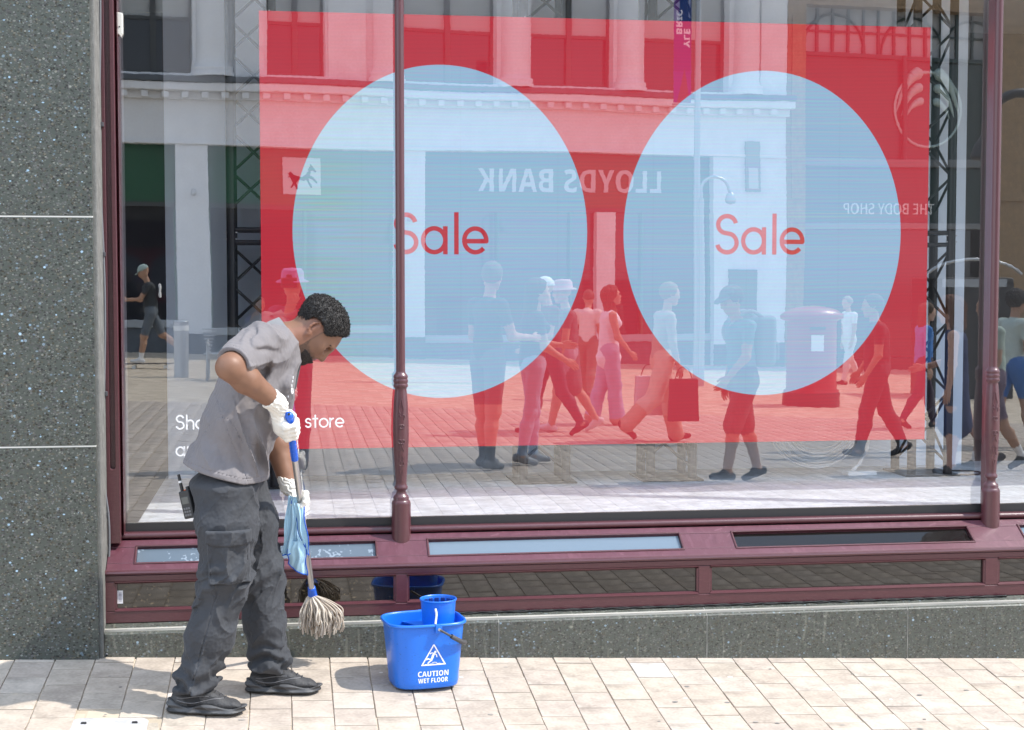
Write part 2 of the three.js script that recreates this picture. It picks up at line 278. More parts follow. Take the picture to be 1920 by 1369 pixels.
  // trodden chewing gum and small stains
  const gumMat = [std({ color: lin(0.2, 0.19, 0.18), roughness: 0.9 }), std({ color: lin(0.32, 0.29, 0.26), roughness: 0.9 }), std({ color: lin(0.74, 0.72, 0.68), roughness: 0.9 })];
  for (let k = 0; k < 46; k++) { const x = rr(-1.2, 3.4), z = rr(0.33, 1.1), r = rr(0.004, 0.011), g = new THREE.CircleGeometry(r, 9), gp = g.attributes.position; for (let i = 1; i < gp.count; i++) { const q = 0.75 + 0.5 * Math.abs(noise(i * 1.3, k, 2)); gp.setXY(i, gp.getX(i) * q * 1.35, gp.getY(i) * q); } g.rotateX(-Math.PI / 2 + 0.06).rotateZ(-0.037).translate(x, ground(x, z) + 0.0013, z); put(pavement, 'gum_spot', g, gumMat[k % 5 === 4 ? 2 : k % 2]); }
  // worn light inspection cover set in a rough mortar bed
  const cv = thing('inspection_cover', 'pale metal inspection cover set flush in the paving', 'cover', [-0.655, ground(-0.655, 1.06), 1.06]);
  const plate = new THREE.Shape(), w = 0.135, l = 0.15, r = 0.035; plate.moveTo(-w + r, -l); plate.lineTo(w - r, -l); plate.absarc(w - r, -l + r, r, -Math.PI / 2, 0); plate.lineTo(w, l - r); plate.absarc(w - r, l - r, r, 0, Math.PI / 2); plate.lineTo(-w + r, l); plate.absarc(-w + r, l - r, r, Math.PI / 2, Math.PI); plate.lineTo(-w, -l + r); plate.absarc(-w + r, -l + r, r, Math.PI, Math.PI * 1.5);
  const flat = (s, up, th) => new THREE.ExtrudeGeometry(s, { depth: th, bevelEnabled: true, bevelSize: 0.0015, bevelThickness: 0.0015, bevelSegments: 1 }).rotateX(-Math.PI / 2).rotateX(0.06).rotateZ(-0.037).translate(-0.655, ground(-0.655, 1.06) + up, 1.06);
  const sh = (k) => { const s = new THREE.Shape(); const m = 60; for (let i = 0; i < m; i++) { const a = i / m * 6.283, c = Math.cos(a), d = Math.sin(a), e = 1 / Math.max(Math.abs(c) / (w + k), Math.abs(d) / (l + k)), j = e * (0.93 + 0.05 * noise(c * 3, d * 3, 1)); s.lineTo(c * Math.min(j, 0.215), d * Math.min(j, 0.22)); } return s; };
  put(cv, 'mortar_bed', metreUV(flat(sh(0.055), -0.03, 0.024)), std({ map: stoneMap, color: lin(0.6, 0.54, 0.45), roughness: 0.95, bumpMap: grainBump, bumpScale: 0.006 }));
  put(cv, 'plate', metreUV(flat(plate, -0.02, 0.018)), std({ map: stoneMap, color: lin(0.82, 0.83, 0.85), roughness: 0.4, metalness: 0.15, bumpMap: grainBump, bumpScale: 0.0008 }));
  for (const [x, z] of [[-0.745, 0.97], [-0.565, 0.965]]) put(cv, 'key_slot', rbox(x - 0.01, x + 0.01, ground(x, z) - 0.005, ground(x, z) + 0.004, z - 0.006, z + 0.006, 0.003), blackPaint);
}

// ---------------------------------------------------------------- the shop front
const shop = thing('shop_front', 'maroon framed shop front with large plate glass panes on a granite plinth', 'shop front', [0, 0.07, 0]);
{
  // granite pilaster of stacked slabs with pale joints
  const pil = put(shop, 'pilaster', box(-3.4, -0.79, -0.3, 9, -0.2, 0.262), mortar);
  const ys = [-0.3, 0.958, 1.876, 2.8, 3.72, 4.64, 5.6];
  for (let i = 0; i < 6; i++) { const j = 0.0028; put(pil, 'granite_slab', metreUV(rbox(-2.1, -0.768, ys[i] + j, ys[i + 1] - j, 0.262, 0.3, 0.002, 1), 0.72, i * 0.37, i * 0.61), granite); put(pil, 'granite_slab', metreUV(rbox(-3.4, -2.106, ys[i] + j, ys[i + 1] - j, 0.262, 0.3, 0.002, 1), 0.72, i * 0.57, i * 0.31), granite); put(pil, 'joint', box(-2.1, -0.7685, ys[i + 1] - j, ys[i + 1] + j, 0.262, 0.2985), std({ color: lin(0.68, 0.67, 0.62), roughness: 0.9 })); }
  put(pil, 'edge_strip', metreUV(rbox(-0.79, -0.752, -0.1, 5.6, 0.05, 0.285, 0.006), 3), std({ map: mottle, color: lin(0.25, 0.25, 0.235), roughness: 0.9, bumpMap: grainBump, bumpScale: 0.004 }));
  put(shop, 'upper_wall', metreUV(box(-0.79, 8, 3.95, 9, -0.3, 0.1)), std({ map: mottle, color: lin(0.45, 0.41, 0.36), roughness: 0.9 }));
  put(shop, 'fascia', metreUV(rbox(-0.75, 8, 3.1, 3.95, -0.05, 0.06, 0.01)), maroon);
  // left stile with a stopped flute
  const st = new THREE.Shape(); st.moveTo(-0.750, 0.53); st.lineTo(-0.700, 0.53); st.lineTo(-0.700, 3.1); st.lineTo(-0.750, 3.1);
  const fl = new THREE.Path(); fl.moveTo(-0.739, 3.08); fl.lineTo(-0.739, 0.85); fl.absarc(-0.7265, 0.85, 0.0125, Math.PI, 2 * Math.PI, false); fl.lineTo(-0.714, 3.08); st.holes.push(fl);
  const stile = put(shop, 'stile', metreUV(new THREE.ExtrudeGeometry(st, { depth: 0.03, bevelEnabled: true, bevelSize: 0.002, bevelThickness: 0.003, bevelSegments: 2 }).translate(0, 0, 0.07), 2), maroon);
  put(stile, 'flute', metreUV(box(-0.75, -0.70, 0.53, 3.1, 0.0, 0.078), 2), maroon);
  put(stile, 'glazing_bead', metreUV(merge([prism([[-0.02, 0], [0.045, 0], [0.06, -0.006], [0.07, -0.012], [-0.02, -0.012]], 0.556, 3.1).rotateZ(Math.PI / 2).translate(-0.7, 0, 0)]), 2), maroon);
  // glass
  for (const [x0, x1] of [[-0.695, 0.474], [0.474, 3.16], [3.16, 7.5]]) {
    const g = new THREE.PlaneGeometry(x1 - x0, 2.58); g.translate((x0 + x1) / 2, 0.53 + 1.29, 0); metreUV(g, 0.45); put(shop, 'window_pane', g, windowGlass);
  }
  // bead and sill rail under the glass
  const bead = []; for (let i = 0; i <= 8; i++) { const a = Math.PI / 2 - i / 8 * Math.PI * 0.95; bead.push([0.032 + 0.016 * Math.cos(a), 0.548 + 0.014 * Math.sin(a)]); }
  put(shop, 'black_strip', metreUV(box(-0.698, 7.5, 0.555, 0.596, 0.002, 0.006)), std({ color: lin(0.028, 0.028, 0.03), roughness: 0.45 }));
  put(shop, 'sill_bead', metreUV(prism([[0.008, 0.562], ...bead, [0.008, 0.532]], -0.70, 7.5), 2), maroon);
  const slope = thing, sx = 0.155, sy = -0.1, L = Math.hypot(sx, sy), ang = Math.atan2(-sy, sx);
  const slopeBox = (x0, x1, t0, t1, d0, d1, r = 0.003) => rbox(x0, x1, d0, d1, t0 * L, t1 * L, r).rotateX(ang).translate(0, 0.532, 0.045);
  const raw = (g) => metreUV(g, 1);
  const panel = put(shop, 'sloping_rail', raw(slopeBox(-0.75, 7.5, 0, 0.24, -0.05, 0)), wornMaroon);
  put(panel, 'lower_rail', raw(slopeBox(-0.75, 7.5, 0.76, 1.0, -0.05, 0)), wornMaroon);
  const gaps = [[-0.632, 0.359], [0.588, 1.692], [1.938, 3.031], [3.285, 4.4], [4.6, 5.7], [5.9, 7]], stiles = [[-0.75, -0.632], [0.359, 0.588], [1.692, 1.938], [3.031, 3.285], [4.4, 4.6], [5.7, 5.9], [7, 7.5]];
  for (const [a, b] of stiles) put(panel, 'rail_block', raw(slopeBox(a, b, 0.2405, 0.7595, -0.05, -0.0006)), wornMaroon);
  gaps.forEach(([a, b], i) => {
    put(panel, 'pane', metreUV(slopeBox(a, b, 0.24, 0.76, -0.03, -0.012, 0.001), 0.9, i * 0.3), [peelGlass, filmGlass, blackGlass, filmGlass, filmGlass, filmGlass][i], ['grey film peeling off in patches', 'even pale blue grey film', 'bare dark glass'][i]);
    const bd = 0.009; put(panel, 'pane_bead', raw(merge([slopeBox(a - bd, b + bd, 0.24 - 0.05, 0.24, -0.012, 0.0045, 0.003), slopeBox(a - bd, b + bd, 0.76, 0.81, -0.012, 0.0045, 0.003), slopeBox(a - bd, a, 0.24, 0.76, -0.012, 0.0045, 0.003), slopeBox(b, b + bd, 0.24, 0.76, -0.012, 0.0045, 0.003)])), maroon);
  });
  put(shop, 'nosing', metreUV(prism([[0.0, 0.432], [0.196, 0.434], [0.206, 0.428], [0.209, 0.421], [0.206, 0.414], [0.196, 0.411], [0.0, 0.41]], -0.755, 7.5), 2), maroon);
  // upright panel of dark glass below the nosing
  const low = put(shop, 'stall_riser', metreUV(merge([rbox(-0.755, 7.5, 0.386, 0.411, 0.05, 0.2, 0.003), rbox(-0.755, 7.5, 0.214, 0.262, 0.05, 0.2, 0.003)]), 2), maroon);
  for (const [a, b] of [[-0.755, -0.714], [0.439, 0.489], [1.754, 1.806], [3.072, 3.133], [4.4, 4.45], [5.7, 5.75], [7.2, 7.5]]) put(low, 'riser_stile', metreUV(rbox(a, b, 0.2625, 0.3855, 0.05, 0.199, 0.003), 2), maroon);
  [[-0.714, 0.439], [0.489, 1.754], [1.806, 3.072], [3.133, 4.4], [4.45, 5.7], [5.75, 7.2]].forEach(([a, b], i) => {
    put(low, 'pane', metreUV(box(a, b, 0.262, 0.386, 0.17, 0.182), 1.2), i ? blackGlass : dustyGlass, i ? undefined : 'dusty spotted dark glass');
    const k = 0.011; put(low, 'pane_bead', metreUV(merge([prism([[0.182, 0.262], [0.203, 0.262], [0.203, 0.265], [0.19, 0.262 + k], [0.182, 0.262 + k]], a, b), prism([[0.182, 0.386], [0.182, 0.386 - k], [0.19, 0.386 - k], [0.203, 0.383], [0.203, 0.386]], a, b), box(a, a + 0.008, 0.262 + k, 0.386 - k, 0.182, 0.196), box(b - 0.008, b, 0.262 + k, 0.386 - k, 0.182, 0.196)]), 2), maroon);
  });
  // granite plinth: one stone after another, with a weathered sloping top
  const xj = [-0.752, -0.06, 0.869, 1.774, 2.682, 3.6, 4.6, 5.6, 7.5];
  put(shop, 'plinth_core', box(-0.752, 7.5, -0.5, 0.2, -0.1, 0.255), mortar);
  for (let i = 0; i < 8; i++) { const a = xj[i] + 0.0022, b = xj[i + 1] - 0.0022; put(shop, 'plinth_stone', metreUV(prism([[0.15, -0.5], [0.268, -0.5], [0.2705, -0.49], [0.2705, 0.182], [0.266, 0.1865], [0.2, 0.212], [0.15, 0.212]], a, b), 0.8, i * 0.43, i * 0.27), graniteDirty); put(shop, 'plinth_joint', prism([[0.2, -0.5], [0.2685, -0.5], [0.2685, 0.182], [0.264, 0.185], [0.2, 0.209]], xj[i + 1] - 0.0021, xj[i + 1] + 0.0021), mortar); }
  put(shop, 'black_seal', metreUV(merge([0.205, 0.212].map((z, k) => tube(Array.from({ length: 90 }, (_, i) => [0.5 + i * 0.03, 0.2135 + 0.0025 * Math.sin(i * 1.7 + k * 3), z + 0.002 * Math.sin(i * 2.3 + k)]), 0.0035, 260, 5)))), std({ color: lin(0.012, 0.012, 0.012), roughness: 0.7 }));
  // turned mullions with a carved vase foot
  const prof = [[0.0415, 0.44], [0.0415, 0.664], [0.0395, 0.672], [0.036, 0.678], [0.033, 0.681], [0.034, 0.69], [0.031, 0.698], [0.024, 0.704], [0.0205, 0.712], [0.0215, 0.722], [0.0285, 0.728], [0.0295, 0.736], [0.025, 0.743], [0.023, 0.752], [0.0255, 0.79], [0.0295, 0.85], [0.0335, 0.93], [0.0345, 0.98], [0.0335, 1.04], [0.0305, 1.10], [0.0265, 1.145], [0.0245, 1.158], [0.0265, 1.163], [0.0305, 1.168], [0.0315, 1.175], [0.0295, 1.181], [0.0285, 1.183], [0.031, 1.188], [0.032, 1.195], [0.0295, 1.2], [0.029, 1.203], [0.031, 1.208], [0.031, 1.214], [0.027, 1.221], [0.022, 1.227], [0.0195, 1.235], [0.0195, 3.1]];
  for (const x of [0.474, 3.16, 5.7]) {
    const m = put(shop, 'mullion', merge([lathe(prof, x, 0.055, 40), box(x - 0.013, x + 0.013, 0.55, 3.1, -0.02, 0.05)]), maroon);
    const R = (y) => { for (let i = 1; i < prof.length; i++) if (y <= prof[i][1]) return lerp(prof[i - 1][0], prof[i][0], (y - prof[i - 1][1]) / (prof[i][1] - prof[i - 1][1])); return 0.02; };
    const on = (pts) => pts.map(([s, y]) => { const r = R(y) + 0.0006, a = s / 0.033; return [x + r * Math.sin(a), y, 0.055 + r * Math.cos(a)]; });
    const curl = (s, y, r, a0, turns, dir, k = 0.62) => Array.from({ length: 16 }, (_, i) => { const t = i / 15, a = a0 + dir * t * turns * 6.283, q = r * (1 - k * t); return [s + q * Math.cos(a), y + q * Math.sin(a)]; });
    const lines = [];
    for (const d of [-1, 1]) {
      lines.push(curl(0.004 * d, 1.0, 0.012, d > 0 ? 2.6 : 0.5, 1.1, d), curl(-0.005 * d, 0.935, 0.012, d > 0 ? -0.5 : 3.6, 1.1, -d), [[0.011 * d, 1.03], [0.014 * d, 1.045], [0.008 * d, 1.05], [0.003 * d, 1.04]], [[0.004 * d, 1.055], [0.011 * d, 1.07], [0.006 * d, 1.09], [0.002 * d, 1.12]], [[0.012 * d, 0.895], [0.006 * d, 0.905], [0.001 * d, 0.92]], [[0.013 * d, 0.865], [0.009 * d, 0.85], [0.012 * d, 0.835], [0.005 * d, 0.83]], [[0.003 * d, 0.875], [0.008 * d, 0.86], [0.003 * d, 0.845]], [[0.008 * d, 0.81], [0.003 * d, 0.79], [0.001 * d, 0.765]]);
    }
    put(m, 'carving', merge(lines.map((l) => tube(on(l), 0.0025, 20, 6))), maroon);
  }
  // white vinyl lettering stuck to the first pane
  const vinyl = std({ color: lin(0.9, 0.9, 0.9), roughness: 0.6, side: THREE.DoubleSide });
  for (const [word, x0, x1, y] of [['Shop the sale in store', -0.476, 0.238, 0.991], ['and online', -0.477, -0.132, 0.877]]) {
    const k = (x1 - x0) / wordWidth(word), ky = 0.0425; let x = x0;
    for (const ch of word) { const [adv, strokes] = GLYPH[ch]; if (strokes.length) { const g = merge(strokes.map((s) => ribbon(s, sW, false))); g.scale(k, ky, 1).translate(x, y, 0.0016); put(shop, 'letter', g, vinyl); } x += adv * k; }
  }
  put(shop, 'barcode_sticker', box(-0.706, -0.684, 0.292, 0.346, 0.1822, 0.1832), std({ roughness: 0.7, map: canvasTexture(64, 160, (c, w, h) => { c.fillStyle = '#e9e8ea'; c.fillRect(0, 0, w, h); for (let i = 0; i < 26; i++) { c.fillStyle = rand() < 0.5 ? '#5b5a6b' : '#9a97a8'; c.fillRect(14, 18 + i * 4.8, 36, rr(1, 3.4)); } }) }));
}
// grey cable clipped down the joint between pilaster and frame, with its little boxes
{
  const c = thing('cable', 'grey cable clipped down the joint between granite pilaster and maroon frame', 'cable', [-0.748, 0.1, 0.12]);
  const pts = []; for (let y = 3.05; y > 0.12; y -= 0.12) pts.push([-0.7535 + 0.006 * Math.sin(y * 5.1) + (y < 0.75 && y > 0.45 ? 0.012 * Math.sin((y - 0.45) / 0.3 * Math.PI) : 0) - (y < 0.4 ? 0.004 : 0), y, 0.118 + 0.006 * Math.sin(y * 3)]);
  pts.push([-0.748, 0.11, 0.2], [-0.74, 0.103, 0.29]);
  put(c, 'sheath', tube(pts, 0.0048, 200, 8), cableGrey);
  for (const y of [2.26, 1.73, 1.155, 0.655]) put(c, 'clip', rbox(-0.7635, -0.742, y - 0.009, y + 0.009, 0.098, 0.128, 0.002), std({ color: lin(0.08, 0.08, 0.09), roughness: 0.5 }));
  const j = thing('junction_box', 'small cream connector block on the grey cable near the pavement', 'connector', [-0.748, 0.33, 0.13]);
  put(j, 'housing', rbox(-0.7605, -0.744, 0.292, 0.362, 0.124, 0.146, 0.003), std({ color: lin(0.62, 0.56, 0.48), roughness: 0.6 }));
  for (const y of [0.31, 0.345]) put(j, 'screw', rod([-0.7435, y, 0.136], [-0.738, y, 0.136], 0.005), std({ color: lin(0.5, 0.46, 0.4), roughness: 0.5 }));
  const s = thing('alarm_contact', 'small white plastic alarm contact on the top left of the glass', 'alarm', [-0.685, 2.62, 0.01]);
  const sh = new THREE.Shape(); sh.moveTo(-0.697, 2.655); sh.lineTo(-0.677, 2.635); sh.lineTo(-0.672, 2.645); sh.lineTo(-0.672, 2.725); sh.lineTo(-0.697, 2.73);
  put(s, 'housing', new THREE.ExtrudeGeometry(sh, { depth: 0.022, bevelEnabled: true, bevelSize: 0.003, bevelThickness: 0.003, bevelSegments: 2 }).translate(-0.001, 0, 0.004), whitePlastic);
  put(s, 'indicator', rbox(-0.685, -0.6795, 2.668, 2.674, 0.0285, 0.0306, 0.001), blackPaint);
}
// ---------------------------------------------------------------- inside the window
const dark = std({ color: lin(0.22, 0.22, 0.225), roughness: 0.85 }), ceilingPaint = std({ color: lin(0.75, 0.76, 0.78), roughness: 0.9 });
{
  const room = structure('shop_interior');
  put(room, 'back_wall', box(-3.4, 8, 0, 3.5, -4.7, -4.5), dark); put(room, 'side_wall', box(-3.5, -3.4, 0, 3.5, -4.7, -0.2), dark); put(room, 'side_wall', box(8, 8.1, 0, 3.95, -4.7, 0.1), dark);
  put(room, 'ceiling', box(-3.5, 8, 3.5, 3.7, -4.7, -0.06), ceilingPaint); put(room, 'shop_floor', box(-3.5, 8, 0.3, 0.4, -4.7, -0.04), dark); put(room, 'wall_behind_pilaster', box(-3.4, -0.79, 0.3, 3.5, -0.3, -0.21), dark);
  put(room, 'return_panel', box(-0.765, -0.735, 0.57, 3.5, -0.62, -0.01), std({ color: lin(0.17, 0.18, 0.185), roughness: 0.6 }));
  const deck = thing('display_platform', 'white painted display platform with a black edge behind the glass', 'platform', [1.5, 0.4, -0.75]);
  put(deck, 'top', metreUV(rbox(-0.64, 7.5, 0.575, 0.596, -1.6, -0.022, 0.003)), std({ map: mottle, color: lin(0.82, 0.89, 0.95), roughness: 0.55 }));
  put(deck, 'edge', box(-0.735, 7.5, 0.4, 0.5965, -0.0215, -0.012), std({ color: lin(0.03, 0.032, 0.035), roughness: 0.5 }));
  const wall = thing('display_backdrop', 'tall white backdrop panel behind the truss towers', 'backdrop', [1.5, 0.597, -1.46]);
  put(wall, 'panel', rbox(-0.621, 3.711, 0.597, 3.172, -1.475, -1.45, 0.002), std({ color: lin(0.76, 0.87, 0.98), roughness: 0.7 }));
  // black box truss towers carrying the screen
  const metal = std({ color: lin(0.014, 0.016, 0.018), roughness: 0.38, metalness: 0.3 });
  const steelBolt = std({ color: lin(0.6, 0.62, 0.65), roughness: 0.35, metalness: 0.9 });
  const tower = (x0, s, label) => {
    const t = thing('truss_tower', label, 'truss', [x0 + s / 2, 0.596, -1.13], 'truss towers in the shop window'), z0 = -1.02, z1 = -1.24, x1 = x0 + s;
    for (const [x, z] of [[x0, z0], [x1, z0], [x0, z1], [x1, z1]]) put(t, 'chord', rod([x, 0.6, z], [x, 3.3, z], 0.0235, 0.0235, 14), metal);
    const step = 0.188, face = (a, b, ph) => { for (let k = 0; k < 14; k++) { const y = 0.66 + k * step; if (Math.abs(y + step / 2 - 1.84) < 0.1) continue; const [p, q] = (k + ph) % 2 ? [a, b] : [b, a]; put(t, 'brace', rod([p[0], y, p[1]], [q[0], y + step, q[1]], 0.0075, 0.0075, 8), metal); } };
    face([x0, z0], [x1, z0], 0); face([x0, z1], [x1, z1], 1); face([x0, z0], [x0, z1], 0); face([x1, z0], [x1, z1], 1);
    for (const y of [1.81, 1.872]) { for (const z of [z0, z1]) put(t, 'rung', rod([x0, y, z], [x1, y, z], 0.0105, 0.0105, 8), metal); for (const x of [x0, x1]) put(t, 'rung', rod([x, y, z0], [x, y, z1], 0.0105, 0.0105, 8), metal); }
    for (const [x, z] of [[x0, z0], [x1, z0]]) for (const y of [1.825, 1.857]) put(t, 'pin', rod([x - 0.03, y, z + 0.006], [x + 0.03, y, z + 0.006], 0.0035, 0.0035, 6), steelBolt);
    put(t, 'base_plate', rbox(x0 - 0.05, x1 + 0.05, 0.597, 0.606, z1 - 0.05, z0 + 0.05, 0.002), metal);
  };
  tower(-0.273, 0.2, 'black truss tower at the left edge of the lit screen'); tower(1.17, 0.22, 'black truss tower standing under the gap between the two circles'); tower(1.83, 0.22, 'black truss tower below the left part of the second circle'); tower(3.235, 0.2, 'black truss tower at the right edge of the lit screen');
  // the video wall: red ground, two pale blue discs that read Sale
  const X0 = -0.13, X1 = 3.276, Y0 = 0.796, Y1 = 2.921, TW = 2048, TH = 1278;
  const tex = canvasTexture(TW, TH, (c) => {
    const X = (x) => (x - X0) / (X1 - X0) * TW, Y = (y) => (Y1 - y) / (Y1 - Y0) * TH, kx = TW / (X1 - X0), ky = TH / (Y1 - Y0);
    c.fillStyle = 'rgb(206,30,52)'; c.fillRect(0, 0, TW, TH);
    for (const [cx, cy, rx, ry] of [[0.7525, 1.86, 0.7305, 0.8205], [2.399, 1.86, 0.731, 0.8235]]) { c.fillStyle = 'rgb(166,204,238)'; c.beginPath(); c.ellipse(X(cx), Y(cy), rx * kx, ry * ky, 0, 0, 7); c.fill(); }
    c.strokeStyle = 'rgb(208,26,46)';
    for (const [x0, x1, y] of [[0.512, 0.981, 1.7515], [2.143, 2.61, 1.7545]]) {
      const k = (x1 - x0) / (wordWidth('Sale') - 0.1), kh = 0.1385; let x = x0;
      for (const ch of 'Sale') { const [adv, st] = GLYPH[ch]; for (const s of st) { const pts = s.map(([a, b]) => [X(x + a * k), Y(y + b * kh)]); c.lineWidth = sW * (k * kx + kh * ky) / 2; c.lineJoin = 'round'; c.beginPath(); pts.forEach((p, i) => i ? c.lineTo(...p) : c.moveTo(...p)); c.stroke(); } x += adv * k; }
    }
    // uneven diode rows, cabinet joints, and moire fringes with a greenish tint painted in
    const d = c.getImageData(0, 0, TW, TH), a = d.data;
    for (let j = 0; j < TH; j++) {
      const r1 = noise(j * 0.9, 4, 1), r2 = noise(j * 0.31, 9, 2);
      for (let i = 0; i < TW; i++) {
        const o = (j * TW + i) * 4, w = noise(i * 0.004, j * 0.11, 5), q = (r1 * 0.12 + r2 * 0.08) * (0.6 + w) + ((i % 4 === 0) ? -0.05 : 0.015) + ((j % 4 === 0) ? -0.04 : 0.012), seam = (i % 293 < 2 || j % 320 < 2) ? -0.03 : 0;
        const cool = a[o + 2] > 150 ? 1 : 0.4, t = (0.05 * Math.sin(i * 0.012 + j * 0.55 + 4 * noise(i * 0.003, j * 0.01, 3)) + 0.06 * noise(i * 0.01, j * 0.43, 8)) * cool;
        a[o] = clamp(a[o] * (1 + q * cool * 0.8 + seam - t), 0, 255); a[o + 1] = clamp(a[o + 1] * (1 + q * cool * 0.5 + seam + t * 0.6), 0, 255); a[o + 2] = clamp(a[o + 2] * (1 - q * cool * 0.3 + seam - (cool === 1 ? 0.1 * smooth(560, 150, i) * (0.6 + w) : 0)), 0, 255);
      }
    }
    c.putImageData(d, 0, 0);
  });
  tex.wrapS = tex.wrapT = THREE.ClampToEdgeWrapping;
  const scr = thing('video_wall', 'large red video wall showing two pale blue discs that read Sale', 'screen', [1.57, 0.796, -0.98]);
  put(scr, 'cabinet', rbox(X0, X1, Y0, Y1, -0.995, -0.951, 0.002), std({ color: lin(0.012, 0.012, 0.014), roughness: 0.6 }));
  const face = new THREE.PlaneGeometry(X1 - X0 - 0.002, Y1 - Y0 - 0.002).translate((X0 + X1) / 2, (Y0 + Y1) / 2, -0.9495);
  put(scr, 'screen', face, std({ color: lin(0.012, 0.012, 0.014), roughness: 0.55, emissive: 0xffffff, emissiveIntensity: 0.56, emissiveMap: tex }));
  for (let k = 0; k < 14; k++) put(scr, 'bolt', rod([X0 + 0.05 + k * 0.25, Y1 + 0.003, -0.972], [X0 + 0.05 + k * 0.25, Y1 + 0.0031, -0.958], 0.004, 0.004, 8), steelBolt);
  RectAreaLightUniformsLib.init();
  const glow = new THREE.RectAreaLight(new THREE.Color(0.75, 0.4, 0.5), 0.12, X1 - X0, Y1 - Y0); glow.name = 'screen_glow'; glow.position.set((X0 + X1) / 2, (Y0 + Y1) / 2, -0.945); glow.rotation.y = Math.PI; scene.add(glow);
  // slack cable coiled behind the screen, its stand, and a loose end on the floor
  const flex = std({ color: lin(0.7, 0.74, 0.76), roughness: 0.5 }), coil = thing('cable_coil', 'coil of pale cable hanging low behind the screen near the right truss', 'cable', [2.76, 0.6, -1.12]);
  for (let k = 0; k < 9; k++) { const r = 0.13 + k * 0.0125, cx = 2.76 + 0.004 * Math.sin(k * 2.1), cy = 0.865 + 0.003 * Math.cos(k * 3.3); put(coil, 'turn', tube(Array.from({ length: 28 }, (_, i) => { const a = i / 28 * 6.283; return [cx + r * 1.12 * Math.cos(a), cy + r * Math.sin(a), -1.12 - 0.02 * Math.sin(a * 2 + k) - 0.004 * k]; }), 0.0042, 70, 6, true), flex); }
  const stand = thing('cable_stand', 'pale bent tube stand on a flat foot next to the cable coil', 'stand', [2.98, 0.597, -1.1]);
  put(stand, 'foot', rbox(2.9, 3.06, 0.597, 0.622, -1.15, -1.05, 0.006), flex); put(stand, 'tube', tube([[2.94, 0.62, -1.1], [2.98, 0.66, -1.1], [3.02, 0.74, -1.1], [3.03, 0.85, -1.1], [3.03, 1.0, -1.1]], 0.01, 30, 8), flex);
  const loose = thing('loose_lead', 'thin black lead looped on the white platform by the right truss', 'lead', [3.5, 0.6, -1.08]); put(loose, 'lead', tube([[3.36, 0.602, -1.1], [3.44, 0.602, -1.0], [3.6, 0.602, -1.0], [3.64, 0.602, -1.1], [3.52, 0.602, -1.16], [3.4, 0.603, -1.12]], 0.0045, 60, 6), blackPaint);
}
// ---------------------------------------------------------------- the man with the mop
const fbm = (x, y, z) => noise(x, y, z) + 0.5 * noise(x * 2.1, y * 2.1, z * 2.1);
const ridge = (x, y, z) => { const n = 1 - Math.abs(noise(x, y, z)) * 2.2; return n > 0 ? n * n : 0; };
const hashTone = (x, y, z, s, a) => 1 + a * noise(x * s, y * s, z * s);
const tone = (c, k) => [c[0] * k, c[1] * k, c[2] * k];
const vcol = (o) => phys({ vertexColors: true, ...o });
// five fingers closed round a bar: p on the bar, a along it, w from the bar towards the back of the hand
function gripHand(p, a, w, rBar, wrist, fingerCurl = [4.1, 4.3, 4.25, 3.9], k = 1, spread = 0.0195) {
  const A = V(...a).normalize(), Wd = V(...w); Wd.addScaledVector(A, -Wd.dot(A)).normalize(); const T = A.clone().cross(Wd), P = V(...p), parts = [];
  const on = (s, ang, r) => P.clone().addScaledVector(A, s).addScaledVector(Wd, Math.cos(ang) * r).addScaledVector(T, Math.sin(ang) * r), arr = (v) => [v.x, v.y, v.z];
  const bones = [];
  [0, 1, 2, 3].forEach((i) => { // index to little finger
    const s = (1.5 - i) * spread, rF = [0.0098, 0.0102, 0.0098, 0.0086][i] * k, rr0 = rBar + rF + 0.001, pts = [on(s * 1.02, 0.15, rr0 + 0.011), on(s, 1.15, rr0 + 0.007), on(s, 2.35, rr0 + 0.001), on(s * 0.97, fingerCurl[i] - 0.5, rr0)];
    const f = []; for (let n = 0; n < 3; n++) f.push(bone(arr(pts[n]), arr(pts[n + 1]), rF * (1.08 - 0.08 * n), rF * (1.0 - 0.08 * n))); bones.push(f);
  });
  const palmC = on(0, -0.35, rBar + 0.021), knuck = [on(0.03, 0.15, rBar + 0.019), on(-0.028, 0.15, rBar + 0.018)], heel = [on(0.02, -1.15, rBar + 0.022), on(-0.02, -1.2, rBar + 0.022)];
  const palm = [bone(arr(knuck[0]), arr(heel[0]), 0.0165 * k, 0.019 * k), bone(arr(knuck[1]), arr(heel[1]), 0.015 * k, 0.017 * k), bone(arr(on(0, 0.1, rBar + 0.018)), arr(on(0, -1.2, rBar + 0.021)), 0.016 * k, 0.018 * k)];
  const th = [on(0.03, -1.1, rBar + 0.02), on(0.052, -1.75, rBar + 0.016), on(0.052, -2.6, rBar + 0.011), on(0.044, -3.3, rBar + 0.0105)];
  const thumb = [bone(arr(th[0]), arr(th[1]), 0.016 * k, 0.0125 * k), bone(arr(th[1]), arr(th[2]), 0.0122 * k, 0.0112 * k), bone(arr(th[2]), arr(th[3]), 0.0112 * k, 0.0098 * k)];
  const wr = bone(arr(on(0, -0.95, rBar + 0.026)), wrist, 0.024 * k, 0.028 * k);
  return (x, y, z) => {
    let d = 1e9; for (const q of palm) d = smin(d, q(x, y, z), 0.014);
    d = smin(d, wr(x, y, z), 0.022);
    for (const f of bones) { let e = 1e9; for (const q of f) e = smin(e, q(x, y, z), 0.006); d = smin(d, e, 0.0045); }
    let e = 1e9; for (const q of thumb) e = smin(e, q(x, y, z), 0.008); d = smin(d, e, 0.007);
    return d;
  };
}
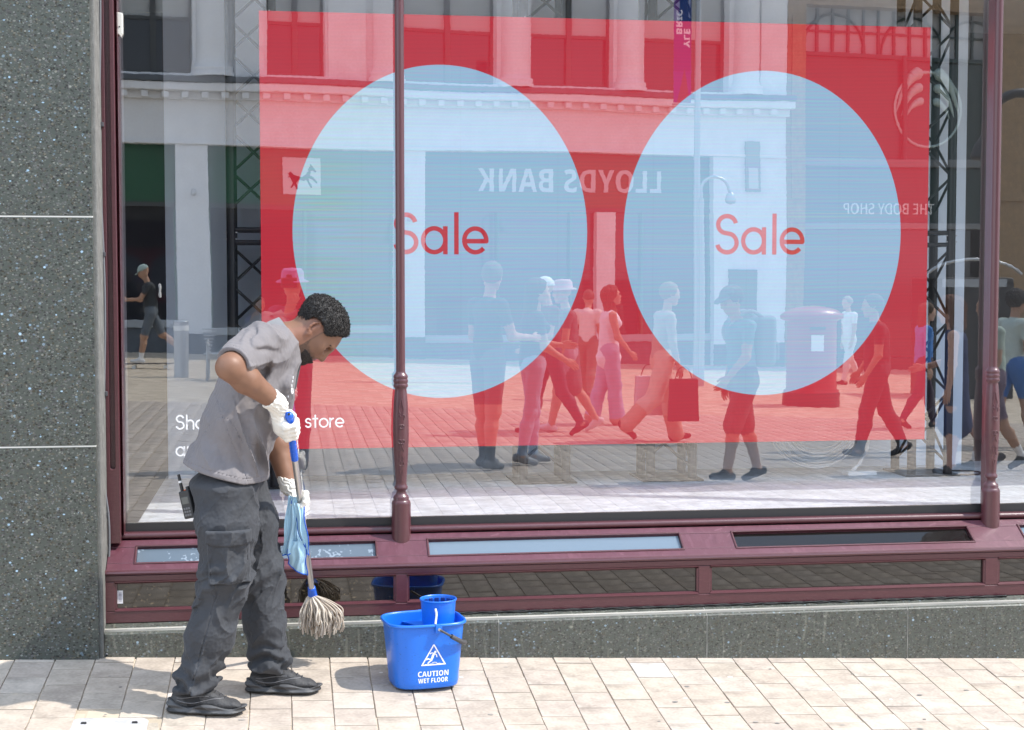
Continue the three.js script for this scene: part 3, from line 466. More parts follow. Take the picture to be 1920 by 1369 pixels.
// shared head: face towards +x, crown +y, right ear +z; origin between the ears
const headBones = (() => {
  const skull = ball([-0.012, 0.03, 0], 0.098, 0.089, 0.077), face = ball([0.034, -0.022, 0], 0.062, 0.088, 0.06), jaw = bone([0.046, -0.092, 0.016], [-0.02, -0.058, 0.046], 0.026, 0.022), jaw2 = bone([0.046, -0.092, -0.016], [-0.02, -0.058, -0.046], 0.026, 0.022), chin = ball([0.066, -0.101, 0], 0.02, 0.019, 0.023);
  const brow = bone([0.082, 0.022, 0.027], [0.082, 0.022, -0.027], 0.0145, 0.0145), nose = bone([0.092, 0.012, 0], [0.109, -0.031, 0], 0.0085, 0.0125), nosW = [bone([0.1, -0.034, 0.004], [0.094, -0.036, 0.014], 0.0095, 0.008), bone([0.1, -0.034, -0.004], [0.094, -0.036, -0.014], 0.0095, 0.008)];
  const lipU = bone([0.089, -0.058, 0.016], [0.089, -0.058, -0.016], 0.009, 0.009), lipL = bone([0.087, -0.071, 0.013], [0.087, -0.071, -0.013], 0.0098, 0.0098), cheek = [ball([0.064, -0.015, 0.042], 0.02), ball([0.064, -0.015, -0.042], 0.02)], eye = [ball([0.087, 0.002, 0.032], 0.015), ball([0.087, 0.002, -0.032], 0.015)];
  const lid = [ball([0.0755, 0.0015, 0.032], 0.0135), ball([0.0755, 0.0015, -0.032], 0.0135)], mouth = bone([0.1, -0.0645, 0.02], [0.1, -0.0645, -0.02], 0.004, 0.004);
  const ear = (s) => { const rim = Array.from({ length: 9 }, (_, i) => { const a = -2.2 + i / 8 * 4.6; return [-0.012 - 0.014 * Math.cos(a) * 1.05, 0.002 + 0.028 * Math.sin(a) + 0.002, s * (0.079 + 0.006 * Math.cos(a))]; }), r = rim.slice(1).map((p, i) => bone(rim[i], p, 0.0045, 0.0045)), lobe = ball([-0.004, -0.028, s * 0.076], 0.0085, 0.011, 0.006), bowl = ball([-0.008, 0.0, s * 0.074], 0.013, 0.022, 0.008); return (x, y, z) => { let d = Math.min(lobe(x, y, z), bowl(x, y, z)); for (const q of r) d = smin(d, q(x, y, z), 0.003); return d; }; };
  const ears = [ear(1), ear(-1)];
  return { sdf: (x, y, z, withEars = true) => {
    let d = smin(skull(x, y, z), face(x, y, z), 0.05); d = smin(d, Math.min(jaw(x, y, z), jaw2(x, y, z)), 0.03); d = smin(d, chin(x, y, z), 0.022);
    d = smin(d, Math.min(cheek[0](x, y, z), cheek[1](x, y, z)), 0.03); d = smin(d, brow(x, y, z), 0.02);
    d = smax(d, -Math.min(eye[0](x, y, z), eye[1](x, y, z)), 0.016); d = smin(d, Math.min(lid[0](x, y, z), lid[1](x, y, z)), 0.004);
    d = smin(d, nose(x, y, z), 0.012); d = smin(d, Math.min(nosW[0](x, y, z), nosW[1](x, y, z)), 0.006); d = smin(d, lipU(x, y, z), 0.008); d = smin(d, lipL(x, y, z), 0.008); d = smax(d, -mouth(x, y, z), 0.004);
    if (withEars && Math.abs(z) > 0.05) d = smin(d, Math.min(ears[0](x, y, z), ears[1](x, y, z)), 0.006);
    return d;
  }, skull, face };
})();
{
  const base = [-0.17, 0.02, 0.76];
  const man = thing('person', 'man in grey polo shirt and dark cargo trousers bending over a mop', 'person', base);
  const shR = [-0.1, 1.395, 0.925], elR = [-0.205, 1.315, 1.1], wrR = [-0.044, 1.176, 0.972], shL = [-0.02, 1.36, 0.6], elL = [-0.066, 1.06, 0.565], wrL = [-0.004, 0.826, 0.64];
  const barA = [0.002, 1.108, 0.943], barB = [0.0885, 0.345, 0.375]; // the mop handle
  const bar = V(...barB).sub(V(...barA)).normalize(), onBar = (t) => V(...barA).lerp(V(...barB), t).toArray();
  // head pose: pitched 60 degrees down
  const pitch = -60 * Math.PI / 180, turn = new THREE.Matrix4().makeRotationFromEuler(new THREE.Euler(-0.06, -0.1, pitch, 'ZYX')).scale(V(0.93, 0.93, 0.93)).setPosition(0.1, 1.427, 0.745), inv = turn.clone().invert(), e = inv.elements;
  const toHead = (x, y, z, o) => { o[0] = e[0] * x + e[4] * y + e[8] * z + e[12]; o[1] = e[1] * x + e[5] * y + e[9] * z + e[13]; o[2] = e[2] * x + e[6] * y + e[10] * z + e[14]; };
  const h = [0, 0, 0];
  const neckA = bone([-0.03, 1.395, 0.755], [0.062, 1.428, 0.748], 0.062, 0.054), neckB = bone([0.0, 1.375, 0.755], [0.085, 1.382, 0.746], 0.05, 0.045), nape = ball([-0.05, 1.40, 0.755], 0.07, 0.05, 0.1);
  const arms = [bone(shR, elR, 0.053, 0.044), bone(elR, [-0.15, 1.268, 1.06], 0.0445, 0.047), bone([-0.15, 1.268, 1.06], wrR, 0.0465, 0.028), bone(shL, elL, 0.056, 0.046), bone(elL, [-0.048, 0.985, 0.588], 0.045, 0.0475), bone([-0.048, 0.985, 0.588], wrL, 0.047, 0.0285), ball([-0.213, 1.317, 1.102], 0.033)];
  const core = bone([-0.2, 0.95, 0.76], [-0.08, 1.33, 0.76], 0.1, 0.11);
  const skinSdf = (x, y, z) => {
    toHead(x, y, z, h); const hx = h[0], hy = h[1], hz = h[2];
    let d = Math.hypot(hx, hy, hz) < 0.24 ? headBones.sdf(hx, hy, hz) : Math.hypot(hx, hy, hz) - 0.12;
    d = smin(d, smin(neckA(x, y, z), neckB(x, y, z), 0.03), 0.03); d = smin(d, nape(x, y, z), 0.04);
    let a = smin(smin(arms[0](x, y, z), arms[1](x, y, z), 0.02), arms[2](x, y, z), 0.02); a = smin(a, arms[6](x, y, z), 0.02); const b = smin(smin(arms[3](x, y, z), arms[4](x, y, z), 0.02), arms[5](x, y, z), 0.02);
    a = Math.min(a, b) + 0.0015 * noise(x * 30, y * 30, z * 30);
    return smin(Math.min(d, smin(a, core(x, y, z), 0.05)), a, 0.01);
  };
  const SK = [0.215, 0.108, 0.066];
  const skinCol = (x, y, z) => {
    toHead(x, y, z, h); const inHead = h[1] > -0.13 && Math.hypot(h[0], h[1], h[2]) < 0.16; let k = 1 + 0.1 * fbm(x * 28, y * 28, z * 28), c = SK;
    if (inHead) { const st = smooth(0.012, -0.008, h[1] + 0.058 - 0.9 * Math.max(0, 0.04 - h[0]) + 0.006 * noise(x * 90, y * 90, z * 90)) * smooth(-0.016, 0.0, h[0]) + smooth(0.014, 0.004, Math.abs(h[0] - 0.014)) * smooth(0.05, 0.03, h[1]) * smooth(0.05, 0.06, Math.abs(h[2])), sk = clamp(st, 0, 1) * (0.62 + 0.3 * noise(x * 240, y * 240, z * 240)); c = [lerp(SK[0], 0.03, sk), lerp(SK[1], 0.021, sk), lerp(SK[2], 0.017, sk)]; if (h[0] > 0.08 && Math.abs(h[1] + 0.064) < 0.014 && Math.abs(h[2]) < 0.026) c = [0.17, 0.07, 0.06]; if (Math.abs(h[2]) > 0.068 && h[0] < 0.02) c = [0.235, 0.108, 0.068]; }
    
    return tone(c, k);
  };
  const skinMat = vcol({ roughness: 0.52, sheen: 0.2, sheenColor: lin(0.4, 0.3, 0.25) });
  const gl = (f, lo, hi, cell, col) => surface(f, lo, hi, cell, col);
  const bodyMain = gl((x, y, z) => { toHead(x, y, z, h); return smax(skinSdf(x, y, z), -(Math.hypot(h[0], h[1], h[2]) - 0.166), 0.002); }, [-0.32, 0.78, 0.48], [0.16, 1.5, 1.2], 0.005, skinCol);
  const headGeo = gl((x, y, z) => { toHead(x, y, z, h); return Math.max(skinSdf(x, y, z), Math.hypot(h[0], h[1], h[2]) - 0.172); }, [-0.06, 1.25, 0.6], [0.29, 1.6, 0.9], 0.003, skinCol);
  const body = put(man, 'body', mergeC([bodyMain, headGeo]), skinMat);
  // eyes
  for (const s of [1, -1]) { const c = V(0.0765, -0.0004, s * 0.032).applyMatrix4(turn); put(body, 'eye', new THREE.SphereGeometry(0.0112, 20, 14).translate(c.x, c.y, c.z), std({ color: lin(0.3, 0.26, 0.23), roughness: 0.25 })); const q = V(0.0845, -0.0052, s * 0.0325).applyMatrix4(turn); put(body, 'iris', new THREE.SphereGeometry(0.0046, 12, 10).translate(q.x, q.y, q.z), std({ color: lin(0.02, 0.012, 0.008), roughness: 0.1 })); put(body, 'eyebrow', tube([[0.0935, 0.021, s * 0.012], [0.0955, 0.0265, s * 0.026], [0.087, 0.026, s * 0.043], [0.0775, 0.02, s * 0.053]].map((p) => V(...p).applyMatrix4(turn).toArray()), 0.0031, 16, 6), std({ color: lin(0.012, 0.009, 0.008), roughness: 0.9 })); const l = [[0.086, 0.0052, s * 0.021], [0.0885, 0.0045, s * 0.031], [0.0835, 0.004, s * 0.042]].map((p) => V(...p).applyMatrix4(turn).toArray()); put(body, 'eyelid', tube(l, 0.0042, 10, 8), std({ color: lin(0.12, 0.06, 0.04), roughness: 0.6 })); }
  // tight curly hair with a faded neckline, and a short beard
  const cell = 0.0062, curls = (x, y, z) => { // small tight curls
    let best = 9; const ix = Math.floor(x / cell), iy = Math.floor(y / cell), iz = Math.floor(z / cell);
    for (let a = -1; a <= 1; a++) for (let b = -1; b <= 1; b++) for (let c = -1; c <= 1; c++) { const px = ix + a, py = iy + b, pz = iz + c, q = Math.sin(px * 127.1 + py * 311.7 + pz * 74.7) * 43758.5453, r1 = q - Math.floor(q), r2 = (q * 7.13) - Math.floor(q * 7.13), r3 = (q * 3.71) - Math.floor(q * 3.71), d = Math.hypot(x / cell - px - r1, y / cell - py - r2, z / cell - pz - r3); if (d < best) best = d; } return best; };
  const hairSdf = (x, y, z) => {
    toHead(x, y, z, h); const [X, Y, Z] = h, d0 = ball([-0.016, 0.036, 0], 0.104, 0.094, 0.081)(X, Y, Z); if (d0 > 0.06) return d0 - 0.02;
    const earArc = 0.036 - Math.hypot((X + 0.012) * 0.85, Y - 0.004), line = Math.max(smax(smax(X - 0.058 - 0.5 * (Y - 0.06), -(Y - 0.024 + smooth(0.0, -0.07, X) * 0.088), 0.012), earArc, 0.01), -1); // brow, sideburn, ear, nape
    const thick = 0.0175 * smooth(-0.03, 0.055, Y + 0.2 * (X + 0.02)) - 0.001;
    return smax(d0 - thick + 0.0075 * (curls(X, Y, Z) - 0.45) + 0.002 * noise(X * 60, Y * 60, Z * 60), line + 0.003 * noise(X * 90, Y * 90, Z * 90), 0.008);
  };
  put(body, 'hair', gl(hairSdf, [-0.06, 1.32, 0.6], [0.29, 1.62, 0.9], 0.0026, (x, y, z) => { const k = 0.7 + 0.8 * rand(); return [0.017 * k, 0.0145 * k, 0.0135 * k]; }), vcol({ roughness: 0.62, sheen: 0.6, sheenColor: lin(0.25, 0.23, 0.22), sheenRoughness: 0.5 }));
  { // loose curls that break up the outline
    const hg = body.children.at(-1).geometry, hp = hg.attributes.position, hn = hg.attributes.normal, k = new THREE.TorusGeometry(0.0023, 0.0008, 4, 7, 4.6), cm = new THREE.InstancedMesh(k, std({ color: lin(0.016, 0.0135, 0.0125), roughness: 0.7 }), 4200), mm = new THREE.Matrix4(), qq = new THREE.Quaternion();
    for (let i = 0; i < 4200; i++) { const v = Math.floor(rand() * hp.count), o = rr(0.0002, 0.0034); qq.setFromEuler(new THREE.Euler(rand() * 6, rand() * 6, rand() * 6)); const q = rr(0.7, 1.35); mm.compose(V(hp.getX(v) + hn.getX(v) * o, hp.getY(v) + hn.getY(v) * o, hp.getZ(v) + hn.getZ(v) * o), qq, V(q, q, q)); cm.setMatrixAt(i, mm); }
    cm.name = 'hair_curls'; cm.userData.kind = 'stuff'; cm.castShadow = true; body.add(cm);
  }
  const beardSdf = (x, y, z) => { toHead(x, y, z, h); const [X, Y, Z] = h; if (Math.hypot(X - 0.03, Y + 0.06, Z) > 0.12) return 0.05; const side = Math.abs(Z), jawLine = Y + 0.068 - 0.95 * Math.max(0, 0.035 - X) , reg = smax(smax(jawLine, 0.008 - X, 0.01), smax(0.016 - Math.hypot(X - 0.09, (Y + 0.064) * 1.15, Z * 0.75), -(Y + 0.14), 0.005), 0.006); return smax(headBones.sdf(X, Y, Z, false) - 0.0016 - 0.0055 * smooth(0.025, 0.07, X) + 0.0018 * noise(X * 320, Y * 320, Z * 320), reg + 0.004 * noise(X * 110, Y * 110, Z * 110), 0.004); };
  put(body, 'beard', gl(beardSdf, [-0.02, 1.24, 0.62], [0.22, 1.5, 0.88], 0.0026, () => { const k = 0.6 + rand() * 0.9; return [0.021 * k, 0.015 * k, 0.0125 * k]; }), vcol({ roughness: 0.8 }));
  // ---- grey polo shirt
  const SHz = 1.32, sz = (z) => 0.76 + (z - 0.76) / SHz; // the trunk is wider than deep
  const tr = [bone([-0.075, 1.33, 0.76], [-0.115, 1.24, 0.76], 0.118, 0.132), bone([-0.115, 1.24, 0.76], [-0.17, 1.1, 0.76], 0.132, 0.138), bone([-0.17, 1.1, 0.76], [-0.243, 0.9, 0.76], 0.138, 0.146), bone([-0.243, 0.9, 0.76], [-0.25, 0.84, 0.76], 0.146, 0.15)];
  const shoulders = [bone([-0.035, 1.372, 0.755], [-0.1, 1.39, 0.925], 0.068, 0.066), bone([-0.035, 1.372, 0.755], shL, 0.068, 0.064)];
  const slR = bone(shR, [-0.192, 1.326, 1.075], 0.067, 0.071), slL = bone(shL, [-0.058, 1.12, 0.572], 0.066, 0.068), armR0 = bone(shR, elR, 0.056, 0.047);
  const armIn = [bone(shR, elR, 0.0595, 0.051), bone(shL, elL, 0.06, 0.05)], neckIn = bone([-0.05, 1.36, 0.755], [0.07, 1.425, 0.748], 0.066, 0.06);
  const hem = (x, y) => { const t = clamp((x + 0.388) / 0.276, 0, 1); return (0.938 + (0.874 - 0.938) * Math.min(1, t * 1.25)) - y; }; // above the hem < 0
  const shirtSdf = (x, y, z) => {
    const zz = sz(z); let d = tr[0](x, y, zz); for (let i = 1; i < 4; i++) d = smin(d, tr[i](x, y, zz), 0.05);
    d = smin(d, Math.min(shoulders[0](x, y, z), shoulders[1](x, y, z)), 0.06); const core0 = d;
    const cutR = (x - -0.192) * -0.5 + (y - 1.326) * -0.38 + (z - 1.075) * 0.83 - 0.008, cutL = (y - 1.12) * -0.99 + (x + 0.058) * -0.1;
    d = smin(d, smax(slR(x, y, z), cutR, 0.006), 0.045); d = smin(d, smax(slL(x, y, z), cutL, 0.006), 0.035);
    if (Math.abs(d) < 0.03) {
      // gathers hanging from the chest and shoulder to the hem, and creases at the sleeve
      const u = (x + 0.2) * 0.93 + (y - 1) * 0.36, drop = smooth(1.3, 0.95, y), side = z > 0.76 ? 1 : -1;
      const wv = noise(u * 7 + 3, y * 1.8, z * 5), f1 = ridge(u * 9 + wv * 1.2, y * 1.3, z * 4) * 2 - 1, f2 = noise(u * 24, y * 4.2, z * 9);
      const nearHem = smooth(0.0, -0.09, hem(x, y)); d -= nearHem * (0.013 * f1 * drop * smooth(-0.36, -0.2, x) + 0.011 * f2) * (0.35 + 0.9 * drop); d -= 0.008 * (ridge(u * 5 + y * 6, y * 5 - x * 4, z * 5) - 0.4) * smooth(1.05, 1.2, y);
      const belly = smooth(-0.22, -0.12, x) * smooth(1.14, 1.0, y); d -= 0.016 * belly * (0.6 + 0.8 * noise(x * 20, y * 6, z * 8));
      const nearSl = smooth(0.13, 0.03, Math.hypot(x + 0.13, y - 1.36, z - 1.0)); d += nearSl * 0.0075 * Math.sin((x * 0.75 + y * 0.6 + z * 0.5) * 150 + 4 * noise(x * 14, y * 14, z * 14)) * smooth(0.05, -0.1, cutR);
      const pit = smooth(0.16, 0.02, Math.hypot(x + 0.05, y - 1.27, z - 0.9)); d += pit * 0.009 * Math.sin((x * 0.9 - y * 0.5) * 95 + 3 * noise(x * 10, y * 10, z * 10));
      d += 0.0016 * noise(x * 70, y * 45, z * 70);
      d += 0.0018 * smooth(0.0018, 0.0, Math.abs(hem(x, y) + 0.022)) + 0.0016 * smooth(0.0018, 0, Math.abs(cutR + 0.018)); // stitched hems
      const seam = Math.abs((x + 0.213) * 0.93 + (y - 1.05) * 0.34); d += 0.0018 * smooth(0.002, 0, seam) * smooth(1.24, 1.18, y) * (z > 0.8 ? 1 : 0);
    }
    d = smax(d, hem(x, y), 0.006);
    d = smax(d, -Math.max(armIn[0](x, y, z), -(cutR + 0.05)), 0.003); d = smax(d, -Math.max(armIn[1](x, y, z), -(cutL + 0.05)), 0.003);
    return smax(d, -(neckIn(x, y, z)), 0.006);
  };
  const fabric = (c, a = 0.05, s = 16) => (x, y, z) => tone(c, 1 + a * fbm(x * s, y * s, z * s) + 0.04 * (rand() - 0.5));
  const poloMat = vcol({ roughness: 0.9, sheen: 0.35, sheenColor: lin(0.7, 0.7, 0.75), sheenRoughness: 0.6 });
  const shirt = put(man, 'shirt', gl(shirtSdf, [-0.44, 0.82, 0.5], [0.08, 1.5, 1.2], 0.0042, fabric([0.185, 0.172, 0.178])), poloMat);
  // collar: a folded band round the neck
  {
    const ringPts = []; const c = [-0.006, 1.398, 0.755], up = V(0.78, 0.62, 0).normalize(), f = V(0.62, -0.78, 0).normalize(), s = V(0, 0, 1);
    const P = [], I = [], m = 44; for (let i = 0; i <= m; i++) { const a = 0.32 + i / m * (6.283 - 0.64), cf = Math.cos(a), sf = Math.sin(a), front = smooth(-0.2, 1, cf), r = 0.068; const rad = f.clone().multiplyScalar(cf * (r + 0.012)).addScaledVector(s, sf * r); const top = V(...c).add(rad).addScaledVector(up, 0.028 - 0.02 * front), fold = V(...c).add(rad.clone().multiplyScalar(1.07)).addScaledVector(up, 0.031 - 0.02 * front), low = V(...c).add(rad.clone().multiplyScalar(1.24 + 0.05 * front)).addScaledVector(up, -0.016 - 0.035 * front), inn = V(...c).add(rad.clone().multiplyScalar(1.17)).addScaledVector(up, -0.014 - 0.033 * front), bot = V(...c).add(rad.clone().multiplyScalar(0.98)).addScaledVector(up, -0.03);
      [bot, top, fold, low, inn].forEach((v) => P.push(v.x, v.y, v.z)); if (i) for (let k = 0; k < 4; k++) { const q = (i - 1) * 5 + k; I.push(q, q + 5, q + 1, q + 1, q + 5, q + 6); } }
    const g = new THREE.BufferGeometry(); g.setAttribute('position', new THREE.BufferAttribute(new Float32Array(P), 3)); g.setIndex(I); g.computeVertexNormals();
    put(shirt, 'collar', g, phys({ color: lin(0.22, 0.22, 0.225), roughness: 0.9, side: THREE.DoubleSide, sheen: 0.3, sheenColor: lin(0.7, 0.7, 0.75) }));
    // dark placket down the front and the white embroidered mark on the chest
    const pk = [[0.052, 1.335], [0.047, 1.3], [0.036, 1.26], [0.022, 1.215]].map(([x, y]) => { let X = x + 0.06; for (let k = 0; k < 200 && shirtSdf(X, y, 0.79) > 0; k++) X -= 0.001; return [X + 0.001, y, 0.79]; });
    put(shirt, 'placket', merge([tube(pk, 0.0055, 14, 6)]), phys({ color: lin(0.1, 0.1, 0.105), roughness: 0.9 }));
    const marks = []; [[1.262, 0.862, 0.02, 1], [1.248, 0.864, 0.016, 1], [1.232, 0.866, 0.02, 1], [1.212, 0.868, 0.02, 0], [1.192, 0.868, 0.008, 1]].forEach(([y, z, w, bar]) => { let X = 0.1; for (let k = 0; k < 300 && shirtSdf(X, y, z) > 0; k++) X -= 0.001; marks.push(bar ? rbox(X - 0.002, X + 0.0025, y - 0.0045, y + 0.0045, z - w / 2, z + w / 2, 0.0015) : new THREE.TorusGeometry(0.0095, 0.0026, 6, 18).rotateY(Math.PI / 2 - 0.3).translate(X + 0.0015, y, z)); });
    put(shirt, 'embroidered_mark', merge(marks), std({ color: lin(0.85, 0.85, 0.86), roughness: 0.8 }));
  }
  // ---- dark cargo trousers
  const LR = [bone([-0.232, 0.87, 0.845], [-0.232, 0.72, 0.865], 0.112, 0.104), bone([-0.232, 0.72, 0.865], [-0.236, 0.52, 0.88], 0.104, 0.087), bone([-0.236, 0.52, 0.88], [-0.296, 0.31, 0.875], 0.087, 0.078), bone([-0.296, 0.31, 0.875], [-0.352, 0.13, 0.868], 0.078, 0.072)];
  const LL = [bone([-0.2, 0.86, 0.68], [-0.15, 0.7, 0.68], 0.11, 0.098), bone([-0.15, 0.7, 0.68], [-0.118, 0.5, 0.68], 0.098, 0.083), bone([-0.118, 0.5, 0.68], [-0.102, 0.31, 0.672], 0.083, 0.075), bone([-0.102, 0.31, 0.672], [-0.086, 0.145, 0.664], 0.075, 0.073)];
  const seat = ball([-0.245, 0.875, 0.76], 0.132, 0.11, 0.175);
  const cuffR = (y, x) => 0.098 + (x + 0.35) * 0.06 - y, cuffL = (y, x) => 0.112 - (x + 0.08) * 0.2 - y;
  const legFold = (x, y, z, kx, ky, low, s) => {
    const bunch = smooth(low + 0.2, low + 0.02, y), w = noise(x * 9 + s, y * 7, z * 9), knee = smooth(0.16, 0.02, Math.abs(y - ky));
    return bunch * (0.012 * Math.sin(y * 95 + (x - kx) * 26 + w * 6) + 0.006 * noise(x * 30, y * 40, z * 30)) + knee * 0.007 * Math.sin(y * 62 - (x - kx) * 40 + w * 5) - 0.011 * (ridge(x * 8 + s + y * 3, y * 5 - x * 5, z * 8) - 0.35) - 0.007 * (ridge(x * 14 - y * 9, y * 11 + s, z * 14) - 0.35) * (0.4 + bunch + knee) + 0.006 * noise(x * 17 + s, y * 8, z * 17) + 0.003 * noise(x * 38, y * 22 + s, z * 38) + 0.0013 * noise(x * 90, y * 90, z * 90);
  };
  const pocketIn = (x, y, z) => { const u = (x + 0.222) - (y - 0.6) * -0.03, v = y - 0.605; return Math.max(Math.abs(u) - 0.076 + 0.0 * v, Math.abs(v) - 0.088); };
  const legR = (x, y, z) => { let d = LR[0](x, y, z); for (let i = 1; i < 4; i++) d = smin(d, LR[i](x, y, z), 0.05); return d; };
  const trousersSdf = (x, y, z) => {
    let a = legR(x, y, z), b = LL[0](x, y, z); for (let i = 1; i < 4; i++) b = smin(b, LL[i](x, y, z), 0.05);
    if (Math.abs(a) < 0.03) { a += legFold(x, y, z, -0.3, 0.5, 0.09, 0); const sm = Math.abs((x + 0.262) - (y - 0.5) * (y < 0.5 ? 0.27 : 0.06)); a += (z > 0.86 ? 1 : 0) * (0.003 * smooth(0.003, 0, sm) - 0.0022 * smooth(0.004, 0, Math.abs(sm - 0.006)) * (0.6 + 0.8 * noise(x * 5, y * 130, 1))) * smooth(0.5, 0.47, y); a += 0.003 * smooth(0.003, 0, Math.abs((x + 0.155) * 0.83 + (y - 0.8) * -0.56)) * smooth(0.74, 0.76, y) * (z > 0.86 ? 1 : 0); }
    if (Math.abs(b) < 0.03) b += legFold(x, y, z, -0.09, 0.46, 0.1, 5);
    a = smax(a, cuffR(y, x), 0.008); b = smax(b, cuffL(y, x), 0.008);
    let d = smin(a, b, 0.012); d = smin(d, seat(x, y, z), 0.05);
    return smax(d + 0.045 * smooth(0.855, 0.93, y), y - 0.95, 0.01);
  };
  const trouserCol = (x, y, z) => { const k = 1 + 0.14 * fbm(x * 9, y * 9, z * 9) + 0.07 * noise(x * 45, y * 45, z * 45) + 0.06 * (rand() - 0.5), w = 0.35 * smooth(0.012, 0.002, Math.abs((x + 0.262) - (y - 0.5) * 0.27)) * smooth(0.48, 0.44, y) * (z > 0.9 ? 1 : 0) * (0.5 + noise(x * 20, y * 120, 3)); return tone([0.044, 0.047, 0.054], k + w); };
  const twill = vcol({ roughness: 0.88, sheen: 0.3, sheenColor: lin(0.5, 0.53, 0.6), sheenRoughness: 0.55 });
  const trousers = put(man, 'trousers', gl(trousersSdf, [-0.48, 0.04, 0.5], [0.06, 0.99, 1.06], 0.0045, trouserCol), twill);
  const pocket = (x, y, z) => { const q = pocketIn(x, y, z); let d = legR(x, y, z) - 0.017 + legFold(x, y, z, -0.3, 0.5, 0.09, 0) + 0.005 * noise(x * 26, y * 26, z * 26); d += 0.0022 * smooth(0.002, 0, Math.abs(q + 0.01)); return smax(smax(d, q, 0.012), 0.86 - z, 0.01); };
  const pk = put(trousers, 'cargo_pocket', gl(pocket, [-0.34, 0.49, 0.84], [-0.11, 0.72, 1.04], 0.0036, trouserCol), twill);
  const flap = (x, y, z) => { const u = Math.abs(x + 0.222), v = y - (0.655 + 0.012 * smooth(0.05, 0.08, u)); return smax(smax(legR(x, y, z) - 0.024 + legFold(x, y, z, -0.3, 0.5, 0.09, 0) + 0.002 * smooth(0.002, 0, Math.abs(y - 0.651)), Math.max(u - 0.082, -v, y - 0.712), 0.009), 0.86 - z, 0.01); };
  put(pk, 'pocket_flap', gl(flap, [-0.35, 0.62, 0.84], [-0.1, 0.74, 1.05], 0.0036, trouserCol), twill);
  // ---- black trainers
  const shoe = (ax, ay, az, yaw, roll, name) => {
    const c = Math.cos(yaw), s = Math.sin(yaw), T = (x, y, z) => { const X = x - ax, Z = z - az; return [X * c + Z * s, y - ay - X * roll, -X * s + Z * c]; };
    const plan = (X, Z, g = 0) => { const w = lerp(0.036, 0.05, smooth(-0.11, 0.06, X)) - 0.014 * smooth(0.06, 0.145, X); return Math.max(Math.hypot(Math.max(0, Math.abs(X - 0.008) - 0.098) * 0.8, Math.abs(Z - 0.004 * X)) - w - g, Math.abs(X - 0.008) - 0.146 - g); };
    const upper = (x, y, z) => { const [X, Y, Z] = T(x, y, z); const top = lerp(0.098, 0.05, smooth(-0.02, 0.1, X)) - 0.02 * smooth(0.1, 0.145, X) + 0.006 * smooth(-0.07, -0.12, X); let d = smax(plan(X, Z, -0.006 - 0.26 * Math.max(0, Y - 0.04)), Math.max(Y - top, 0.018 - Y), 0.022); d += 0.0018 * Math.sin(X * 60 + Math.abs(Z) * 90) * smooth(0.03, 0.06, Y) + 0.0022 * smooth(0.003, 0, Math.abs(Y - 0.05 - 0.016 * Math.sin(X * 24))) + 0.001 * noise(X * 120, Y * 120, Z * 120); return d; };
    const sole = (x, y, z) => { const [X, Y, Z] = T(x, y, z); const th = 0.03 + 0.008 * Math.sin(X * 38 + 1) + 0.014 * smooth(-0.05, -0.13, X); return smax(plan(X, Z, 0.002 + 0.003 * Math.sin(Y * 260) + 0.0025 * Math.sin(X * 80)), Math.max(Y - th, -Y + 0.008 * smooth(0.1, 0.15, X)), 0.008); };
    const lo = [ax - 0.2, ay - 0.03, az - 0.12], hi = [ax + 0.2, ay + 0.15, az + 0.12];
    const u = put(man, 'shoe', gl(upper, lo, hi, 0.0036, (x, y, z) => { const [X, Y, Z] = T(x, y, z), w = Math.sin(X * 30 + Y * 55) + 0.5 * Math.sin(X * 71 - Y * 30), toe = smooth(0.07, 0.09, X) * smooth(0.03, 0.045, Y); return tone(w > 0.25 && !toe ? [0.012, 0.012, 0.014] : [0.05, 0.05, 0.053], 0.8 + 0.5 * Math.abs(noise(x * 160, y * 160, z * 160))); }), vcol({ roughness: 0.7 }));
    put(u, 'sole', gl(sole, lo, hi, 0.0036, (x, y, z) => { const [X, Y] = T(x, y, z); return tone(Y < 0.009 ? [0.012, 0.012, 0.012] : Math.sin(X * 46 + Y * 90) > 0.5 ? [0.028, 0.028, 0.03] : [0.075, 0.076, 0.08], 1 + 0.2 * noise(x * 40, y * 40, z * 40)); }), vcol({ roughness: 0.55 }));
    const w2 = (X, Y, Z) => [ax + X * c - Z * s, ay + Y + X * roll, az + X * s + Z * c]; const laces = [];
    for (let i = 0; i < 5; i++) { const X = 0.0 + i * 0.018, Y = lerp(0.095, 0.058, i / 4); laces.push(tube([w2(X, Y - 0.012, -0.026), w2(X + 0.006, Y + 0.003, 0), w2(X, Y - 0.012, 0.026)], 0.0028, 10, 5)); }
    put(u, 'laces', merge(laces), std({ color: lin(0.06, 0.06, 0.065), roughness: 0.8 }));
    const piping = (f, a, b) => { const pts = []; for (let i = 0; i < 15; i++) { const X = lerp(a, b, i / 14), Y = f(X); for (let Z = 0.09; Z > 0.012; Z -= 0.0006) { const q = w2(X, Y, Z); if (upper(...q) < 0.0008) { pts.push(q); break; } } } return tube(pts, 0.0013, 40, 5); };
    put(u, 'piping', merge([piping((X) => 0.05 + 0.01 * Math.sin(X * 30), -0.1, 0.1), piping((X) => 0.062 + 0.006 * Math.sin(X * 26 + 1), -0.1, 0.02)]), std({ color: lin(0.2, 0.2, 0.21), roughness: 0.5 }));
  };
  shoe(-0.318, ground(-0.32, 0.87) + 0.004, 0.872, 0.1, -0.037); shoe(-0.035, ground(-0.035, 0.66) + 0.004, 0.662, 0.04, -0.037);
  // ---- pale rubber gloves closed on the mop handle
  const gloveMat = vcol({ roughness: 0.5, clearcoat: 0.15, clearcoatRoughness: 0.4, transmission: 0 });
